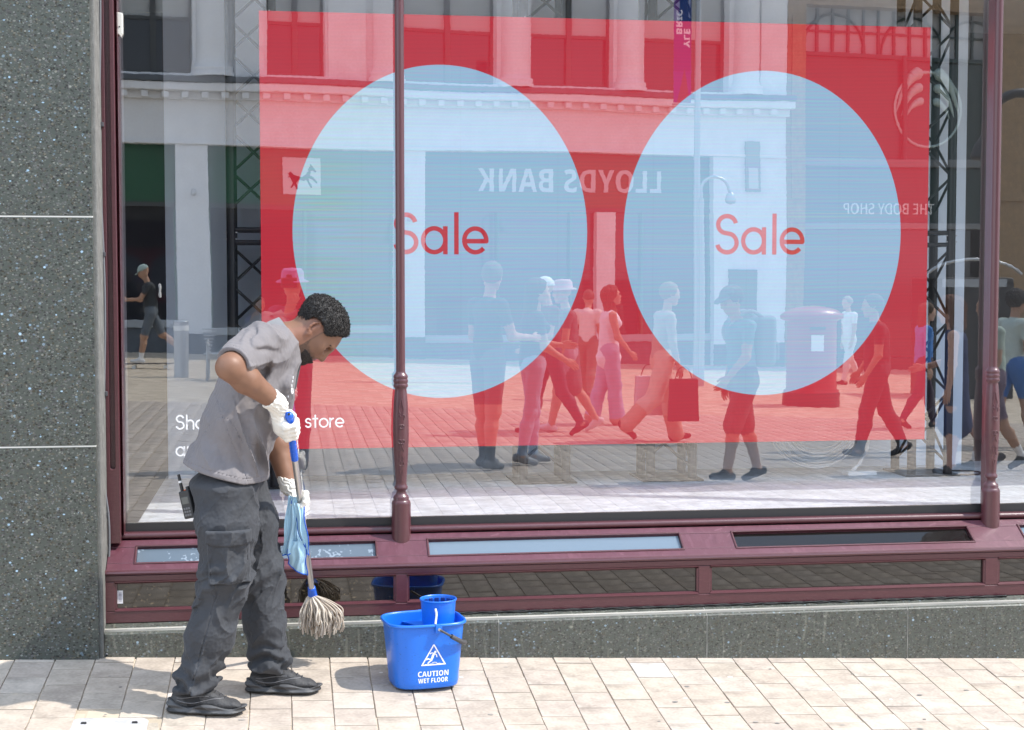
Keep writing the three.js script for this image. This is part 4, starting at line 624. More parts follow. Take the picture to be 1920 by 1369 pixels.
  const gloveCol = (x, y, z) => tone([0.74, 0.715, 0.66], 1 + 0.05 * noise(x * 50, y * 50, z * 50));
  const crease = (x, y, z, w) => 0.0016 * Math.sin((x + y * 1.3) * 260 + 5 * noise(x * 40, y * 40, z * 40)) * smooth(0.09, 0.03, Math.hypot(x - w[0], y - w[1], z - w[2])) + 0.001 * noise(x * 120, y * 120, z * 120);
  const pR = onBar(0.035), hR = gripHand(pR, [-bar.x, -bar.y, -bar.z], [-0.35, 0.45, 0.82], 0.0135, wrR), cuR = bone([-0.036, 1.168, 0.966], [-0.066, 1.193, 0.99], 0.034, 0.039);
  put(man, 'glove', gl((x, y, z) => smin(hR(x, y, z), smax(cuR(x, y, z), -0.006 + (x + 0.066) * -0.62 + (y - 1.193) * 0.52 + (z - 0.99) * 0.5, 0.004), 0.015) + crease(x, y, z, wrR), [-0.13, 1.0, 0.84], [0.1, 1.26, 1.08], 0.003, gloveCol), gloveMat);
  const pL = onBar(0.47), hL = gripHand(pL, [-bar.x, -bar.y, -bar.z], [-0.5, 0.25, -0.35], 0.0125, wrL), cuL = bone(wrL, [-0.012, 0.862, 0.632], 0.033, 0.037);
  put(man, 'glove', gl((x, y, z) => smin(hL(x, y, z), smax(cuL(x, y, z), y - 0.86 + (x + 0.01) * 0.2, 0.004), 0.015) + crease(x, y, z, wrL), [-0.1, 0.62, 0.5], [0.14, 0.92, 0.78], 0.003, gloveCol), gloveMat);

  // ---- the mop
  const mop = thing('mop', 'string mop with aluminium handle and blue grip held in both gloved hands', 'mop', [0.1, 0.2, 0.37]);
  const blue = phys({ color: lin(0.008, 0.11, 0.62), roughness: 0.34, clearcoat: 0.3, clearcoatRoughness: 0.3 });
  const pt = (t) => onBar(t), alu = std({ color: lin(0.62, 0.6, 0.58), roughness: 0.32, metalness: 0.85 });
  put(mop, 'pole', rod(pt(0.2), pt(0.985), 0.0118, 0.0118, 20), alu);
  const grip = put(mop, 'grip', merge([rod(pt(-0.028), pt(0.205), 0.0135, 0.0135, 20), ...[0, 1, 2, 3, 4].map((i) => { const p = V(...pt(0.1 + i * 0.02)); return new THREE.TorusGeometry(0.0132, 0.0014, 6, 20).lookAt(bar).translate(p.x, p.y, p.z); }), new THREE.SphereGeometry(0.0165, 18, 14).translate(...pt(-0.025))]), blue);
  put(grip, 'hanging_hole', rod(V(...pt(-0.03)).addScaledVector(V(0, 0.3, 1).normalize(), 0.008).toArray(), V(...pt(-0.03)).addScaledVector(V(0, 0.3, 1).normalize(), 0.0185).toArray(), 0.0048, 0.0048, 12), blackPaint);
  const hd = V(...barB);
  put(mop, 'socket', merge([rod(pt(0.955), pt(1.015), 0.0155, 0.02, 20), rod(pt(1.015), pt(1.045), 0.02, 0.03, 20)]), blue);
  const tones = [[0.6, 0.52, 0.43], [0.68, 0.6, 0.5], [0.5, 0.42, 0.34], [0.64, 0.57, 0.49], [0.4, 0.34, 0.28]].map((c) => std({ color: lin(...c), roughness: 0.95, bumpMap: grainBump, bumpScale: 0.002 }));
  const strands = tones.map(() => []);
  for (let i = 0; i < 210; i++) {
    const a = rand() * 6.283, q = Math.sqrt(rand()), sw = rr(-0.5, 1), len = rr(0.13, 0.185), top = [hd.x + 0.016 * q * Math.cos(a), hd.y - 0.004 - 0.012 * rand(), hd.z + 0.016 * q * Math.sin(a)];
    const ex = hd.x + 0.032 + 0.078 * q * Math.cos(a) + 0.035 * sw, ez = hd.z + 0.004 + 0.062 * q * Math.sin(a), ey = hd.y - len + 0.028 * q * q, pts = [top], wob = rr(0, 6), wf = rr(6, 17), wa = rr(0.0015, 0.0042);
    for (let k = 1; k <= 11; k++) { const t = k / 11, bow = Math.sin(t * 2.2) * 0.75 + 0.25 * t; pts.push([lerp(top[0], ex, bow) + wa * Math.sin(t * wf + wob) * Math.min(1, t * 2), lerp(top[1], ey, t) + 0.012 * Math.sin(t * 3.1) * q, lerp(top[2], Math.max(ez, 0.281), bow) + wa * Math.cos(t * wf * 0.83 + wob * 2) * Math.min(1, t * 2)]); }
    strands[i % 5].push(tube(pts, rr(0.0023, 0.0042), 26, 6));
  }
  strands.forEach((s, i) => { const m = put(mop, 'strands', merge(s), tones[i]); m.userData.kind = 'stuff'; });

  // ---- blue cleaning cloth hanging from the lower hand
  const cloth = thing('cleaning_cloth', 'pale blue microfibre cloth with dark blue edging hanging from the lower glove', 'cloth', [0.02, 0.48, 0.66]);
  {
    const mat = phys({ color: lin(0.42, 0.66, 0.82), roughness: 0.95, side: THREE.DoubleSide, sheen: 0.5, sheenColor: lin(0.9, 0.95, 1), bumpMap: withRepeat(grainBump, 3), bumpScale: 0.002 }), blueEdge = std({ color: lin(0.008, 0.1, 0.55), roughness: 0.8 });
    // each layer is a patch between four corners (metres from the glove), creased along its length
    const layer = (name, [a, b, c, d], z0, amp, ph, edges, n = 28, m = 34) => {
      const P = [], U = [], I = [], at = (u, v) => { const q = (k) => lerp(lerp(a[k], b[k], u), lerp(d[k], c[k], u), v), bow = Math.sin(u * Math.PI) * 0.006 * v; return [0.018 + q(0) + 0.003 * Math.sin(v * 9 + u * 5 + ph), 0.79 + q(1) - bow, 0.69 + z0 + amp * (Math.sin(u * 10 + ph + v * 1.5) * smooth(0, 0.4, v) + 0.5 * Math.sin(u * 21 + v * 4 + ph)) - 0.035 * v * v + 0.012 * Math.sin(u * 3.1)]; };
      for (let j = 0; j <= m; j++) for (let i = 0; i <= n; i++) { P.push(...at(i / n, j / m)); U.push(i / n, j / m); if (i && j) { const q = j * (n + 1) + i; I.push(q, q - n - 1, q - 1, q - 1, q - n - 1, q - n - 2); } }
      const g = new THREE.BufferGeometry(); g.setAttribute('position', new THREE.BufferAttribute(new Float32Array(P), 3)); g.setAttribute('uv', new THREE.BufferAttribute(new Float32Array(U), 2)); g.setIndex(I); g.computeVertexNormals();
      const ms = put(cloth, name, g, mat); for (const e of edges) put(ms, 'edging', tube(Array.from({ length: 18 }, (_, i) => { const t = i / 17, p = e === 'l' ? at(0, t) : e === 'r' ? at(1, t) : at(t, 1); p[2] += 0.0012; return p; }), 0.0022, 60, 6), blueEdge);
    };
    layer('back_layer', [[-0.02, 0.0, 0], [0.03, 0.0, 0], [0.046, -0.235, 0], [-0.03, -0.215, 0]], -0.012, 0.007, 2.2, []);
    layer('lower_layer', [[-0.026, -0.17, 0], [0.04, -0.17, 0], [0.046, -0.312, 0], [-0.026, -0.262, 0]], -0.004, 0.005, 0.4, ['l', 'b', 'r']);
    layer('front_layer', [[-0.026, 0.01, 0], [0.012, 0.002, 0], [0.004, -0.205, 0], [-0.05, -0.228, 0]], 0.012, 0.008, 0.8, ['b']);
    layer('side_layer', [[-0.012, -0.01, 0], [0.034, -0.03, 0], [0.056, -0.228, 0], [0.022, -0.16, 0]], 0.02, 0.006, 3.4, ['l', 'r', 'b']);
  }
  // ---- two-way radio clipped to the waistband
  const radio = thing('two_way_radio', 'black two-way radio clipped to the waistband at the man\'s back', 'radio', [-0.37, 0.76, 0.82]);
  const tilt = (g) => g.rotateX(-0.1).rotateY(-0.5).rotateZ(0.27).translate(-0.372, 0.79, 0.835);
  const rb = std({ color: lin(0.025, 0.026, 0.028), roughness: 0.5 }), cs = put(radio, 'case', tilt(rbox(-0.023, 0.023, -0.05, 0.055, -0.016, 0.016, 0.006, 3)), rb);
  put(cs, 'display', tilt(rbox(-0.015, 0.015, 0.005, 0.032, 0.0145, 0.0175, 0.002)), std({ color: lin(0.1, 0.105, 0.1), roughness: 0.25 }));
  for (let i = 0; i < 3; i++) for (let j = 0; j < 3; j++) put(cs, 'key', tilt(rbox(-0.014 + i * 0.01, -0.006 + i * 0.01, -0.04 + j * 0.012, -0.032 + j * 0.012, 0.0145, 0.0178, 0.001)), std({ color: lin(0.14, 0.14, 0.145), roughness: 0.6 }));
  put(radio, 'antenna', tilt(merge([rod([-0.013, 0.055, 0], [-0.013, 0.118, 0], 0.0066, 0.0055, 12)])), rb); put(radio, 'antenna_band', tilt(rod([-0.013, 0.086, 0], [-0.013, 0.094, 0], 0.0068, 0.0066, 12)), std({ color: lin(0.75, 0.75, 0.75), roughness: 0.5 }));
  put(radio, 'knob', tilt(rod([0.012, 0.055, 0], [0.012, 0.068, 0], 0.0075, 0.007, 12)), rb); put(radio, 'button', tilt(rbox(-0.004, 0.004, 0.0545, 0.0585, -0.004, 0.004, 0.001)), std({ color: lin(0.75, 0.14, 0.02), roughness: 0.5 }));
}
// ---------------------------------------------------------------- the blue mop bucket
const fontBold = await new FontLoader().loadAsync('fonts/droid/droid_sans_bold.typeface.json');
const fontPlain = await new FontLoader().loadAsync('fonts/droid/droid_sans_regular.typeface.json');
{
  const cx = 0.522, cz = 0.565, y0 = ground(cx, cz) + 0.004, turn = 0.16, H = 0.262;
  const bucket = thing('mop_bucket', 'blue plastic mop bucket with wringer and white wet floor warning', 'bucket', [cx, y0, cz]);
  const scuff = canvasTexture(1024, 1024, (c, w) => { c.fillStyle = 'rgb(255,255,255)'; c.fillRect(0, 0, w, w); for (let i = 0; i < 420; i++) { const x = rand() * w, y = rand() * w, l = rr(6, 90), a = rr(-0.6, 0.6); c.strokeStyle = rand() < 0.5 ? `rgba(150,165,190,${rr(0.1, 0.45)})` : `rgba(205,205,205,${rr(0.1, 0.4)})`; c.lineWidth = rr(0.6, 2.2); c.beginPath(); c.moveTo(x, y); c.lineTo(x + l * Math.cos(a), y + l * Math.sin(a)); c.stroke(); } for (let i = 0; i < 500; i++) { c.fillStyle = `rgba(190,180,165,${rr(0.08, 0.4)})`; c.beginPath(); c.arc(rand() * w, rand() * w, rr(1, 6), 0, 7); c.fill(); } });
  const blue = phys({ color: lin(0.009, 0.16, 0.7), map: withRepeat(scuff, 2.4), roughness: 0.34, clearcoat: 0.25, clearcoatRoughness: 0.3, bumpMap: grainBump, bumpScale: 0.0003 });
  const C = Math.cos(turn), S = Math.sin(turn);
  // rounded-rectangle section, wider and rounder to the left, tapering to the foot
  const sec = (a, t, grow = 0) => { const ca = Math.cos(a), sa = Math.sin(a), n = 3.8, w = lerp(0.13, 0.152, t) + grow, d = lerp(0.114, 0.132, t) + grow, k = Math.pow(Math.pow(Math.abs(ca), n) + Math.pow(Math.abs(sa), n), -1 / n); return [w * k * ca, d * k * sa * (ca < 0 ? 1 - 0.1 * ca * ca : 1)]; };
  const W = (x, y, z) => [cx + x * C + z * S, y0 + y, cz - x * S + z * C];
  function loft(rows, m = 96) { const P = [], I = []; rows.forEach(([t, g, y], j) => { for (let i = 0; i <= m; i++) { const [x, z] = sec(-i / m * Math.PI * 2, t, g); P.push(...W(x, y, z)); if (i && j) { const q = j * (m + 1) + i; I.push(q - 1, q, q - m - 2, q, q - m - 1, q - m - 2); } } }); const g = new THREE.BufferGeometry(); g.setAttribute('position', new THREE.BufferAttribute(new Float32Array(P), 3)); g.setIndex(I); g.computeVertexNormals(); return g; }
  const rows = [[0, -0.11, 0.012], [0, -0.02, 0.009], [0, -0.012, 0.0], [0, -0.004, 0.0015], [0, 0, 0.008], [0.02, -0.001, 0.016], [0.04, 0.0015, 0.019]];
  for (let k = 1; k <= 10; k++) rows.push([k / 10, 0.001, 0.019 + k / 10 * (H - 0.031)]);
  rows.push([1, 0.002, H - 0.0118], [1, 0.009, H - 0.0115], [1, 0.0105, H - 0.008], [1, 0.009, H - 0.002], [1, 0.004, H], [1, 0.0, H - 0.003], [1, -0.0025, H - 0.01]);
  for (let k = 9; k >= 0; k--) rows.push([k / 10, -0.003, 0.014 + k / 10 * (H - 0.03)]);
  rows.push([0, -0.03, 0.0125], [0, -0.112, 0.0125]);
  const wall = put(bucket, 'tub', metreUV(loft(rows), 1), blue);
  // ribs of the foot
  // wringer cone on the right with slots under its rim
  const wx = 0.066, wz = -0.01, prof = [[0.001, 0.14], [0.05, 0.142], [0.0595, 0.19], [0.064, 0.235], [0.066, 0.262], [0.068, 0.29], [0.0705, 0.322], [0.074, 0.326], [0.075, 0.33], [0.0735, 0.333], [0.0705, 0.333], [0.068, 0.328], [0.0655, 0.305], [0.061, 0.27], [0.055, 0.2], [0.046, 0.147], [0.001, 0.146]];
  const wp = W(wx, 0, wz), wr = put(bucket, 'wringer', metreUV(new THREE.LatheGeometry(prof.map(([r, y]) => new THREE.Vector2(r, y)), 56).translate(wp[0], y0, wp[2]), 1), blue);
  const slots = []; for (let i = 0; i < 16; i++) { const a = i / 16 * 6.283; slots.push(rbox(-0.0085, 0.0085, 0.292, 0.322, 0.0612, 0.0655, 0.002).rotateY(a).translate(wp[0], y0, wp[2])); }
  slots.forEach((g) => put(wr, 'slot', g, std({ color: lin(0.003, 0.03, 0.2), roughness: 0.5 })));
  const collar = []; for (let i = 0; i < 3; i++) collar.push(rbox(-0.012, 0.05, 0.225, 0.256, -0.002, 0.002, 0.001).rotateY(2.4 + i * 0.5).translate(wp[0] - 0.06 + i * 0.004, y0, wp[2] + 0.03 - i * 0.03));
  const seat = new THREE.Shape(); for (let i = 0; i <= 30; i++) { const a = -Math.PI * 0.62 + i / 30 * Math.PI * 1.24, [x, z] = sec(a, 1, -0.003); seat.lineTo(x, z); } seat.quadraticCurveTo(-0.005, 0.02, -0.012, 0); seat.quadraticCurveTo(-0.005, -0.02, ...sec(-Math.PI * 0.62, 1, -0.003));
  const sg = new THREE.ExtrudeGeometry(seat, { depth: 0.006, bevelEnabled: false, curveSegments: 12 }), sp = sg.attributes.position; for (let i = 0; i < sp.count; i++) sp.setXYZ(i, ...W(sp.getX(i), H - 0.04 - sp.getZ(i), sp.getY(i))); sg.computeVertexNormals();
  put(wr, 'bracket', metreUV(sg, 1), blue);
  const [fx, fz] = sec(Math.PI / 2, 1, 0.006); // the ears that carry the bail
  const earX = 0.028, earF = W(earX, 0, fz), earB = W(earX, 0, -fz);
  for (const s of [1, -1]) { const p = W(earX, 0, s * (fz + 0.003)); put(bucket, 'ear', rbox(-0.013, 0.013, 0.225, 0.262, -0.007, 0.007, 0.003).rotateY(turn).translate(p[0], y0, p[2]), blue); put(bucket, 'pivot', rod(W(earX, 0.243, s * (fz + 0.004)), W(earX, 0.243, s * (fz + 0.017)), 0.0055, 0.0055, 12), std({ color: lin(0.5, 0.52, 0.55), roughness: 0.4, metalness: 0.7 })); }
  const bail = []; for (let i = 0; i <= 20; i++) { const a = i / 20 * Math.PI, out = 0.135 * Math.pow(Math.sin(a), 0.55), s = Math.cos(a); bail.push(W(earX + out, 0.243 - out * 0.62, s * (fz + 0.013))); }
  put(bucket, 'bail', tube(bail, 0.0048, 80, 8), std({ color: lin(0.09, 0.09, 0.095), roughness: 0.4, metalness: 0.6 }));
  const gp = bail.slice(0, 6).map((p) => p); put(bucket, 'bail_grip', tube([bail[1], bail[2], bail[4], bail[7]], 0.0092, 30, 10), std({ color: lin(0.07, 0.07, 0.075), roughness: 0.55 }));
  put(bucket, 'highlight_tube', tube([W(earX - 0.012, 0.262, fz - 0.002), W(earX - 0.004, 0.3, fz - 0.016), W(earX - 0.006, 0.318, fz - 0.024)], 0.0042, 12, 8), std({ color: lin(0.75, 0.78, 0.8), roughness: 0.5 }));  // a small white highlight at the front ear, put in as a pale tube
  // white print that follows the front wall
  const white = std({ color: lin(0.88, 0.88, 0.88), roughness: 0.55, side: THREE.DoubleSide });
  const wrap = (g, n = 0.0007) => { // (x, y) on the front wall, metres, y from the foot
    const p = g.attributes.position; for (let i = 0; i < p.count; i++) { const x = p.getX(i), y = p.getY(i), t0 = clamp((y - 0.019) / (H - 0.031), 0, 1), t = t0 < 0.1 ? lerp(0.04, 0.1, t0 / 0.1) : t0; let lo = 0.2, hi = Math.PI - 0.2; for (let k = 0; k < 40; k++) { const m = (lo + hi) / 2; if (sec(m, t, 0.001)[0] > x) lo = m; else hi = m; } const z = sec((lo + hi) / 2, t, 0.001)[1] + n; p.setXYZ(i, ...W(x, y, z)); }
    g.computeVertexNormals(); return g;
  };
  const text = (s, size, x, y, w, font = fontBold) => { const shapes = font.generateShapes(s, size), g = new THREE.ShapeGeometry(shapes, 6); g.computeBoundingBox(); const bb = g.boundingBox, k = w / (bb.max.x - bb.min.x); g.translate(-(bb.min.x + bb.max.x) / 2, 0, 0).scale(k, 1, 1).translate(x, y, 0); return g; };
  const px = 0.012;
  put(wall, 'caution_lettering', wrap(text('CAUTION', 0.0215, px, 0.052, 0.124)), white);
  put(wall, 'wet_floor_lettering', wrap(text('WET FLOOR', 0.0185, px, 0.0265, 0.121)), white);
  const side3 = (a, b) => Array.from({ length: 13 }, (_, i) => [lerp(a[0], b[0], i / 12) + px, lerp(a[1], b[1], i / 12)]), tA = [-0.0465, 0.0985], tB = [0.0465, 0.0985], tC = [0, 0.1795];
  put(wall, 'warning_triangle', wrap(merge([ribbon(side3([-0.0495, 0.0985], [0.0495, 0.0985]), 0.005), ribbon(side3(tB, tC), 0.005), ribbon(side3(tA, tC), 0.005)])), white);
  const limb = (pts, w) => ribbon(pts.map(([x, y]) => [x + px, y]), w);
  const disc = new THREE.CircleGeometry(0.0052, 16).translate(px + 0.006, 0.1495, 0);
  put(wall, 'slipping_figure', wrap(merge([disc, limb([[0.003, 0.146], [-0.003, 0.136], [-0.006, 0.125]], 0.009), limb([[-0.006, 0.126], [-0.014, 0.12], [-0.022, 0.124], [-0.03, 0.12]], 0.0055), limb([[-0.005, 0.126], [-0.008, 0.117], [-0.019, 0.11], [-0.024, 0.104]], 0.0055), limb([[0.001, 0.144], [-0.008, 0.147], [-0.015, 0.143]], 0.0042), limb([[0.003, 0.143], [0.011, 0.138], [0.013, 0.128]], 0.0042), limb([[-0.034, 0.102], [-0.022, 0.1], [-0.01, 0.1025], [0.002, 0.1005]], 0.0022), limb([[-0.006, 0.107], [0.004, 0.1085], [0.014, 0.106]], 0.0022), limb([[0.012, 0.1015], [0.022, 0.103], [0.03, 0.1015]], 0.0022)])), white);
}
// ---------------------------------------------------------------- across the street: what the window mirrors
const facT = Math.atan(0.125);
const bankAt = (u, out = 0) => [u * Math.cos(facT) + out * Math.sin(facT), 27.3 + u * Math.sin(facT) - out * Math.cos(facT)]; // along the facade, out towards the shop
const fine = noiseTexture(256, (u, v) => 0.93 + 0.05 * tileNoise(u, v, 7) + 0.05 * tileNoise(u, v, 40, 3));
const stoneWhite = std({ map: withRepeat(fine, 0.5), color: lin(0.86, 0.87, 0.88), roughness: 0.85 });
const sashDark = std({ color: lin(0.05, 0.055, 0.055), roughness: 0.5 });
const roomGlass = phys({ color: lin(0.012, 0.015, 0.02), roughness: 0.03, ior: 1.6 });
const blind = std({ color: lin(0.4, 0.41, 0.4), roughness: 0.8 });
const bankGreen = std({ color: lin(0.012, 0.085, 0.04), roughness: 0.35 });
const plinthGrey = std({ map: mottle, color: lin(0.12, 0.14, 0.16), roughness: 0.7 });
function facade(name, label, u0) { // a group whose own x runs along the facade (from the street: to the left), y up, z out to the street
  const g = thing(name, label, 'building'), [x, z] = bankAt(u0); bases.set(g, V(0, 0, 0)); g.position.set(x, 0, z); g.rotation.y = Math.PI - facT; return g;
}
{
  const B = facade('bank_building', 'white classical bank building with half columns and green ground floor signs', 0);
  const bx = (u0, u1, y0, y1, z0, z1, r) => (r ? rbox : box)(-u1, -u0, y0, y1, z0, z1, r);
  const P = (n, g, m, l, parent = B) => put(parent, n, metreUV(g), m, l);
  const U0 = -12, U1 = 11.85;
  P('rear_sun_block', bx(U0, U1, -1, 12.9, -10, -0.62), plinthGrey);  // unseen solid body, added to stop sun leaking through the facade from behind
  // upper storey wall with real window openings between the columns
  const wins = [[-6.9, -5.4], [-3.6, -1.97], [-0.42, 0.85], [2.6, 4.7], [5.5, 7.52], [8.28, 10.4]];
  let u = U0; for (const [a, b] of [...wins, [U1, U1]]) { if (a > u) P('wall', bx(u, a, 5.94, 13, -0.6, 0), stoneWhite); u = b; }
  for (const [a, b] of wins) {
    P('wall', bx(a, b, 9.0, 13, -0.6, 0), stoneWhite); P('wall', bx(a, b, 5.94, 6.05, -0.6, 0), stoneWhite);
    const w = P('window', bx(a, b, 6.05, 9, -0.42, -0.4), roomGlass), m = (a + b) / 2, fr = 0.06;
    P('window_frame', merge([bx(a, a + fr, 6.05, 9, -0.4, -0.32), bx(b - fr, b, 6.05, 9, -0.4, -0.32), bx(m - 0.06, m + 0.06, 6.05, 9, -0.4, -0.3), bx(a + fr, b - fr, 6.05, 6.13, -0.4, -0.33), bx(a + fr, m - 0.06, 7.2, 7.27, -0.4, -0.35), bx(m + 0.06, b - fr, 7.2, 7.27, -0.4, -0.35)]), sashDark, undefined, w);
    P('blind', bx(a + fr, b - fr, 7.27, 9, -0.4, -0.39), blind, undefined, w);
    P('window_sill', bx(a - 0.08, b + 0.08, 5.942, 6.03, 0.001, 0.16, 0.01), stoneWhite);
  }
  // half columns and piers
  const col = (a, b) => { const c = -(a + b) / 2, r = (b - a) / 2; const pr = [[r * 1.35, 5.97], [r * 1.35, 6.06], [r * 1.22, 6.07], [r * 1.28, 6.12], [r * 1.26, 6.17], [r * 1.08, 6.19], [r * 1.1, 6.24], [r * 1.02, 6.27], [r, 6.35], [r * 0.96, 8.5], [r * 0.9, 12.4], [r * 1.2, 12.6], [r * 1.4, 13]]; P('column', lathe(pr, c, 0.06, 28), stoneWhite); };
  col(-1.91, -1.22); col(1.9, 2.5); col(4.79, 5.44); col(7.6, 8.2); col(10.5, 11.1); col(-5.2, -4.5);
  for (const [a, b] of [[0.9, 1.75], [-1.1, -0.5], [-4.4, -3.7], [11.15, 11.8]]) P('pier', bx(a, b, 5.97, 13, 0.001, 0.09, 0.01), stoneWhite);
  // cornice with brackets, plain band, ground floor
  P('ledge', bx(U0, U1 + 0.1, 5.84, 5.965, -0.3, 0.34, 0.02), plinthGrey);
  P('cornice', bx(U0, U1 + 0.1, 5.66, 5.838, -0.3, 0.3, 0.03), stoneWhite); P('cornice', bx(U0, U1 + 0.05, 5.5, 5.658, -0.3, 0.1, 0.01), stoneWhite);
  for (let k = 0; k < 56; k++) P('bracket', bx(U0 + k * 0.425, U0 + k * 0.425 + 0.15, 5.515, 5.655, 0.101, 0.25, 0.02), stoneWhite);
  P('wall', bx(U0, U1, 4.62, 5.498, -0.6, 0), stoneWhite); P('moulding', bx(U0, U1, 4.55, 4.618, -0.6, 0.05, 0.015), stoneWhite);
  const bays = [[-7.4, -2.36], [-1.66, 2.38], [3.07, 10.04]], gy = -0.5; u = U0;
  for (const [a, b] of [...bays, [U1, U1]]) { if (a > u) { P('pier', bx(u, a, gy, 4.548, -0.6, 0), stoneWhite); P('plinth', bx(u - 0.001, a + 0.001, gy, 0.42 - 0.03 * u, 0.001, 0.03), plinthGrey); } u = b; }
  for (const [a, b] of bays) {
    P('sign_board', bx(a, b, 3.3, 4.547, -0.4, -0.24), bankGreen); P('canopy_edge', bx(a, b, 3.2, 3.298, -0.4, -0.2), sashDark);
    const g0 = 0.45 - 0.037 * (a + b) / 2, n = Math.max(2, Math.round((b - a) / 1.7));
    P('stall_riser', bx(a, b, gy, g0, -0.4, -0.2), plinthGrey); P('window_ledge', bx(a, b, g0 + 0.001, g0 + 0.17, -0.4, -0.15, 0.01), std({ color: lin(0.35, 0.37, 0.38), roughness: 0.7 }));
    for (let k = 0; k < n; k++) { const x0 = lerp(a, b, k / n), x1 = lerp(a, b, (k + 1) / n); const w = P('shop_window', bx(x0 + 0.05, x1 - 0.05, g0 + 0.171, 3.199, -0.36, -0.34), roomGlass); P('window_bar', bx(x0, x0 + 0.05, g0 + 0.171, 3.199, -0.4, -0.25), bankGreen, undefined, w); if (k === n - 1) P('window_bar', bx(x1 - 0.05, x1, g0 + 0.171, 3.199, -0.4, -0.25), bankGreen, undefined, w); }
  }
  P('pier', bx(7.15, 7.6, gy, 3.199, -0.4, -0.1), stoneWhite); P('door_frame', bx(10.39, 11.08, -0.4, 1.92, 0.001, 0.06), std({ color: lin(0.09, 0.12, 0.11), roughness: 0.5 }));
  // lettering and horse badge
  const signWhite = std({ color: lin(0.55, 0.56, 0.56), roughness: 0.6 });
  const word = (s, font, size, uc, y, w, z, m, parent, nm = 'letter') => { // each letter its own mesh
    const probe = new THREE.ShapeGeometry(font.generateShapes(s, size)); probe.computeBoundingBox(); const k = w / (probe.boundingBox.max.x - probe.boundingBox.min.x); let adv = 0;
    for (const ch of s) { const gl = font.data.glyphs[ch], a = gl.ha / font.data.resolution * size; if (ch !== ' ') put(parent, nm, new THREE.ExtrudeGeometry(font.generateShapes(ch, size), { depth: 0.04, bevelEnabled: false, curveSegments: 6 }).scale(k, 1, 1).translate(-uc - w / 2 + adv * k, y, z), m); adv += a; }
  };
  word('LLOYDS BANK', fontBold, 0.52, 6.62, 3.66, 4.42, -0.238, signWhite, B);
  const badge = P('badge', bx(-0.09, 0.73, 3.54, 4.36, -0.239, -0.2), signWhite);
  const hs = new THREE.Shape([[0.06, 0.9], [0.12, 0.94], [0.11, 0.86], [0.21, 0.74], [0.17, 0.7], [0.24, 0.66], [0.28, 0.58], [0.45, 0.5], [0.62, 0.52], [0.78, 0.56], [0.9, 0.66], [0.98, 0.6], [0.92, 0.55], [0.99, 0.46], [0.9, 0.5], [0.86, 0.42], [0.8, 0.3], [0.9, 0.12], [0.84, 0.1], [0.74, 0.26], [0.68, 0.08], [0.61, 0.08], [0.66, 0.3], [0.58, 0.4], [0.4, 0.36], [0.28, 0.4], [0.18, 0.24], [0.1, 0.12], [0.05, 0.16], [0.14, 0.34], [0.18, 0.46], [0.02, 0.4], [-0.12, 0.28], [-0.15, 0.34], [0.0, 0.5], [0.12, 0.56], [0.1, 0.7], [0.0, 0.72], [-0.08, 0.66], [-0.12, 0.7], [-0.02, 0.82]].map(([x, y]) => new THREE.Vector2(-x, y)));
  put(badge, 'horse', new THREE.ExtrudeGeometry(hs, { depth: 0.01, bevelEnabled: false }).scale(-0.56, 0.66, 1).translate(-0.56, 3.6, -0.198), std({ color: lin(0.012, 0.04, 0.025), roughness: 0.6 }));
  for (const [a, y] of [[-1.98, 3.42], [2.7, 2.95]]) put(B, 'wall_lamp', lathe([[0.001, 0], [0.05, 0.01], [0.06, 0.06], [0.04, 0.14], [0.001, 0.16]], -a, 0.08, 14).translate(0, y, 0), signWhite);
  const plaque = P('wall_sign', bx(10.84, 11.19, 3.73, 4.92, 0.001, 0.07), std({ color: lin(0.25, 0.27, 0.25), roughness: 0.6 })); P('notice', bx(10.9, 11.13, 3.8, 4.3, 0.071, 0.08), signWhite, undefined, plaque);

  // the stone building next door with a dark green shop front
  const S = facade('stone_shop_building', 'brown sandstone building with a dark green shop front and leaf roundel', 0), Q = (n, g, m, l, parent = S) => put(parent, n, metreUV(g), m, l);
  const sand = std({ map: mottle, color: lin(0.36, 0.24, 0.13), roughness: 0.85 }), bottle = std({ color: lin(0.008, 0.028, 0.025), roughness: 0.3 }), pale = std({ color: lin(0.36, 0.45, 0.42), roughness: 0.6 });
  Q('rear_sun_block', bx(11.86, 26, -1.5, 12.9, -10, -0.62), plinthGrey); Q('wall', bx(11.852, 26, 8.2, 13, -0.6, 0), sand); for (const [a, b] of [[11.852, 12.32], [17.45, 18.5], [21.5, 22.3], [25, 26]]) { Q('pier', bx(a, b, -1.2, 8.199, -0.6, 0.02), sand); Q('pier_panel', bx(a + 0.1, b - 0.1, 3.6, 7.9, 0.021, 0.06, 0.01), sand); }  // the block behind is unseen too, added to keep the sun out
  for (let k = 0; k < 8; k++) Q('string_course', bx(11.852, 26, 8.3 + k * 0.6, 8.34 + k * 0.6, 0.0, 0.015), sand);
  Q('shop_panel', bx(12.321, 17.449, 4.62, 7.0, -0.5, -0.3), bottle); Q('cornice', bx(12.321, 17.449, 4.42, 4.619, -0.5, -0.05, 0.02), std({ color: lin(0.12, 0.13, 0.13), roughness: 0.5 })); Q('sign_board', bx(12.321, 17.449, 3.05, 4.419, -0.5, -0.22), bottle); Q('shop_ledge', bx(12.321, 17.449, 2.9, 3.049, -0.5, -0.08, 0.02), std({ color: lin(0.16, 0.17, 0.17), roughness: 0.5 }));
  Q('shop_window', bx(12.321, 17.449, -0.3, 2.899, -0.5, -0.45), roomGlass); Q('stall_riser', bx(12.321, 17.449, -1.2, -0.301, -0.5, -0.2), bottle);
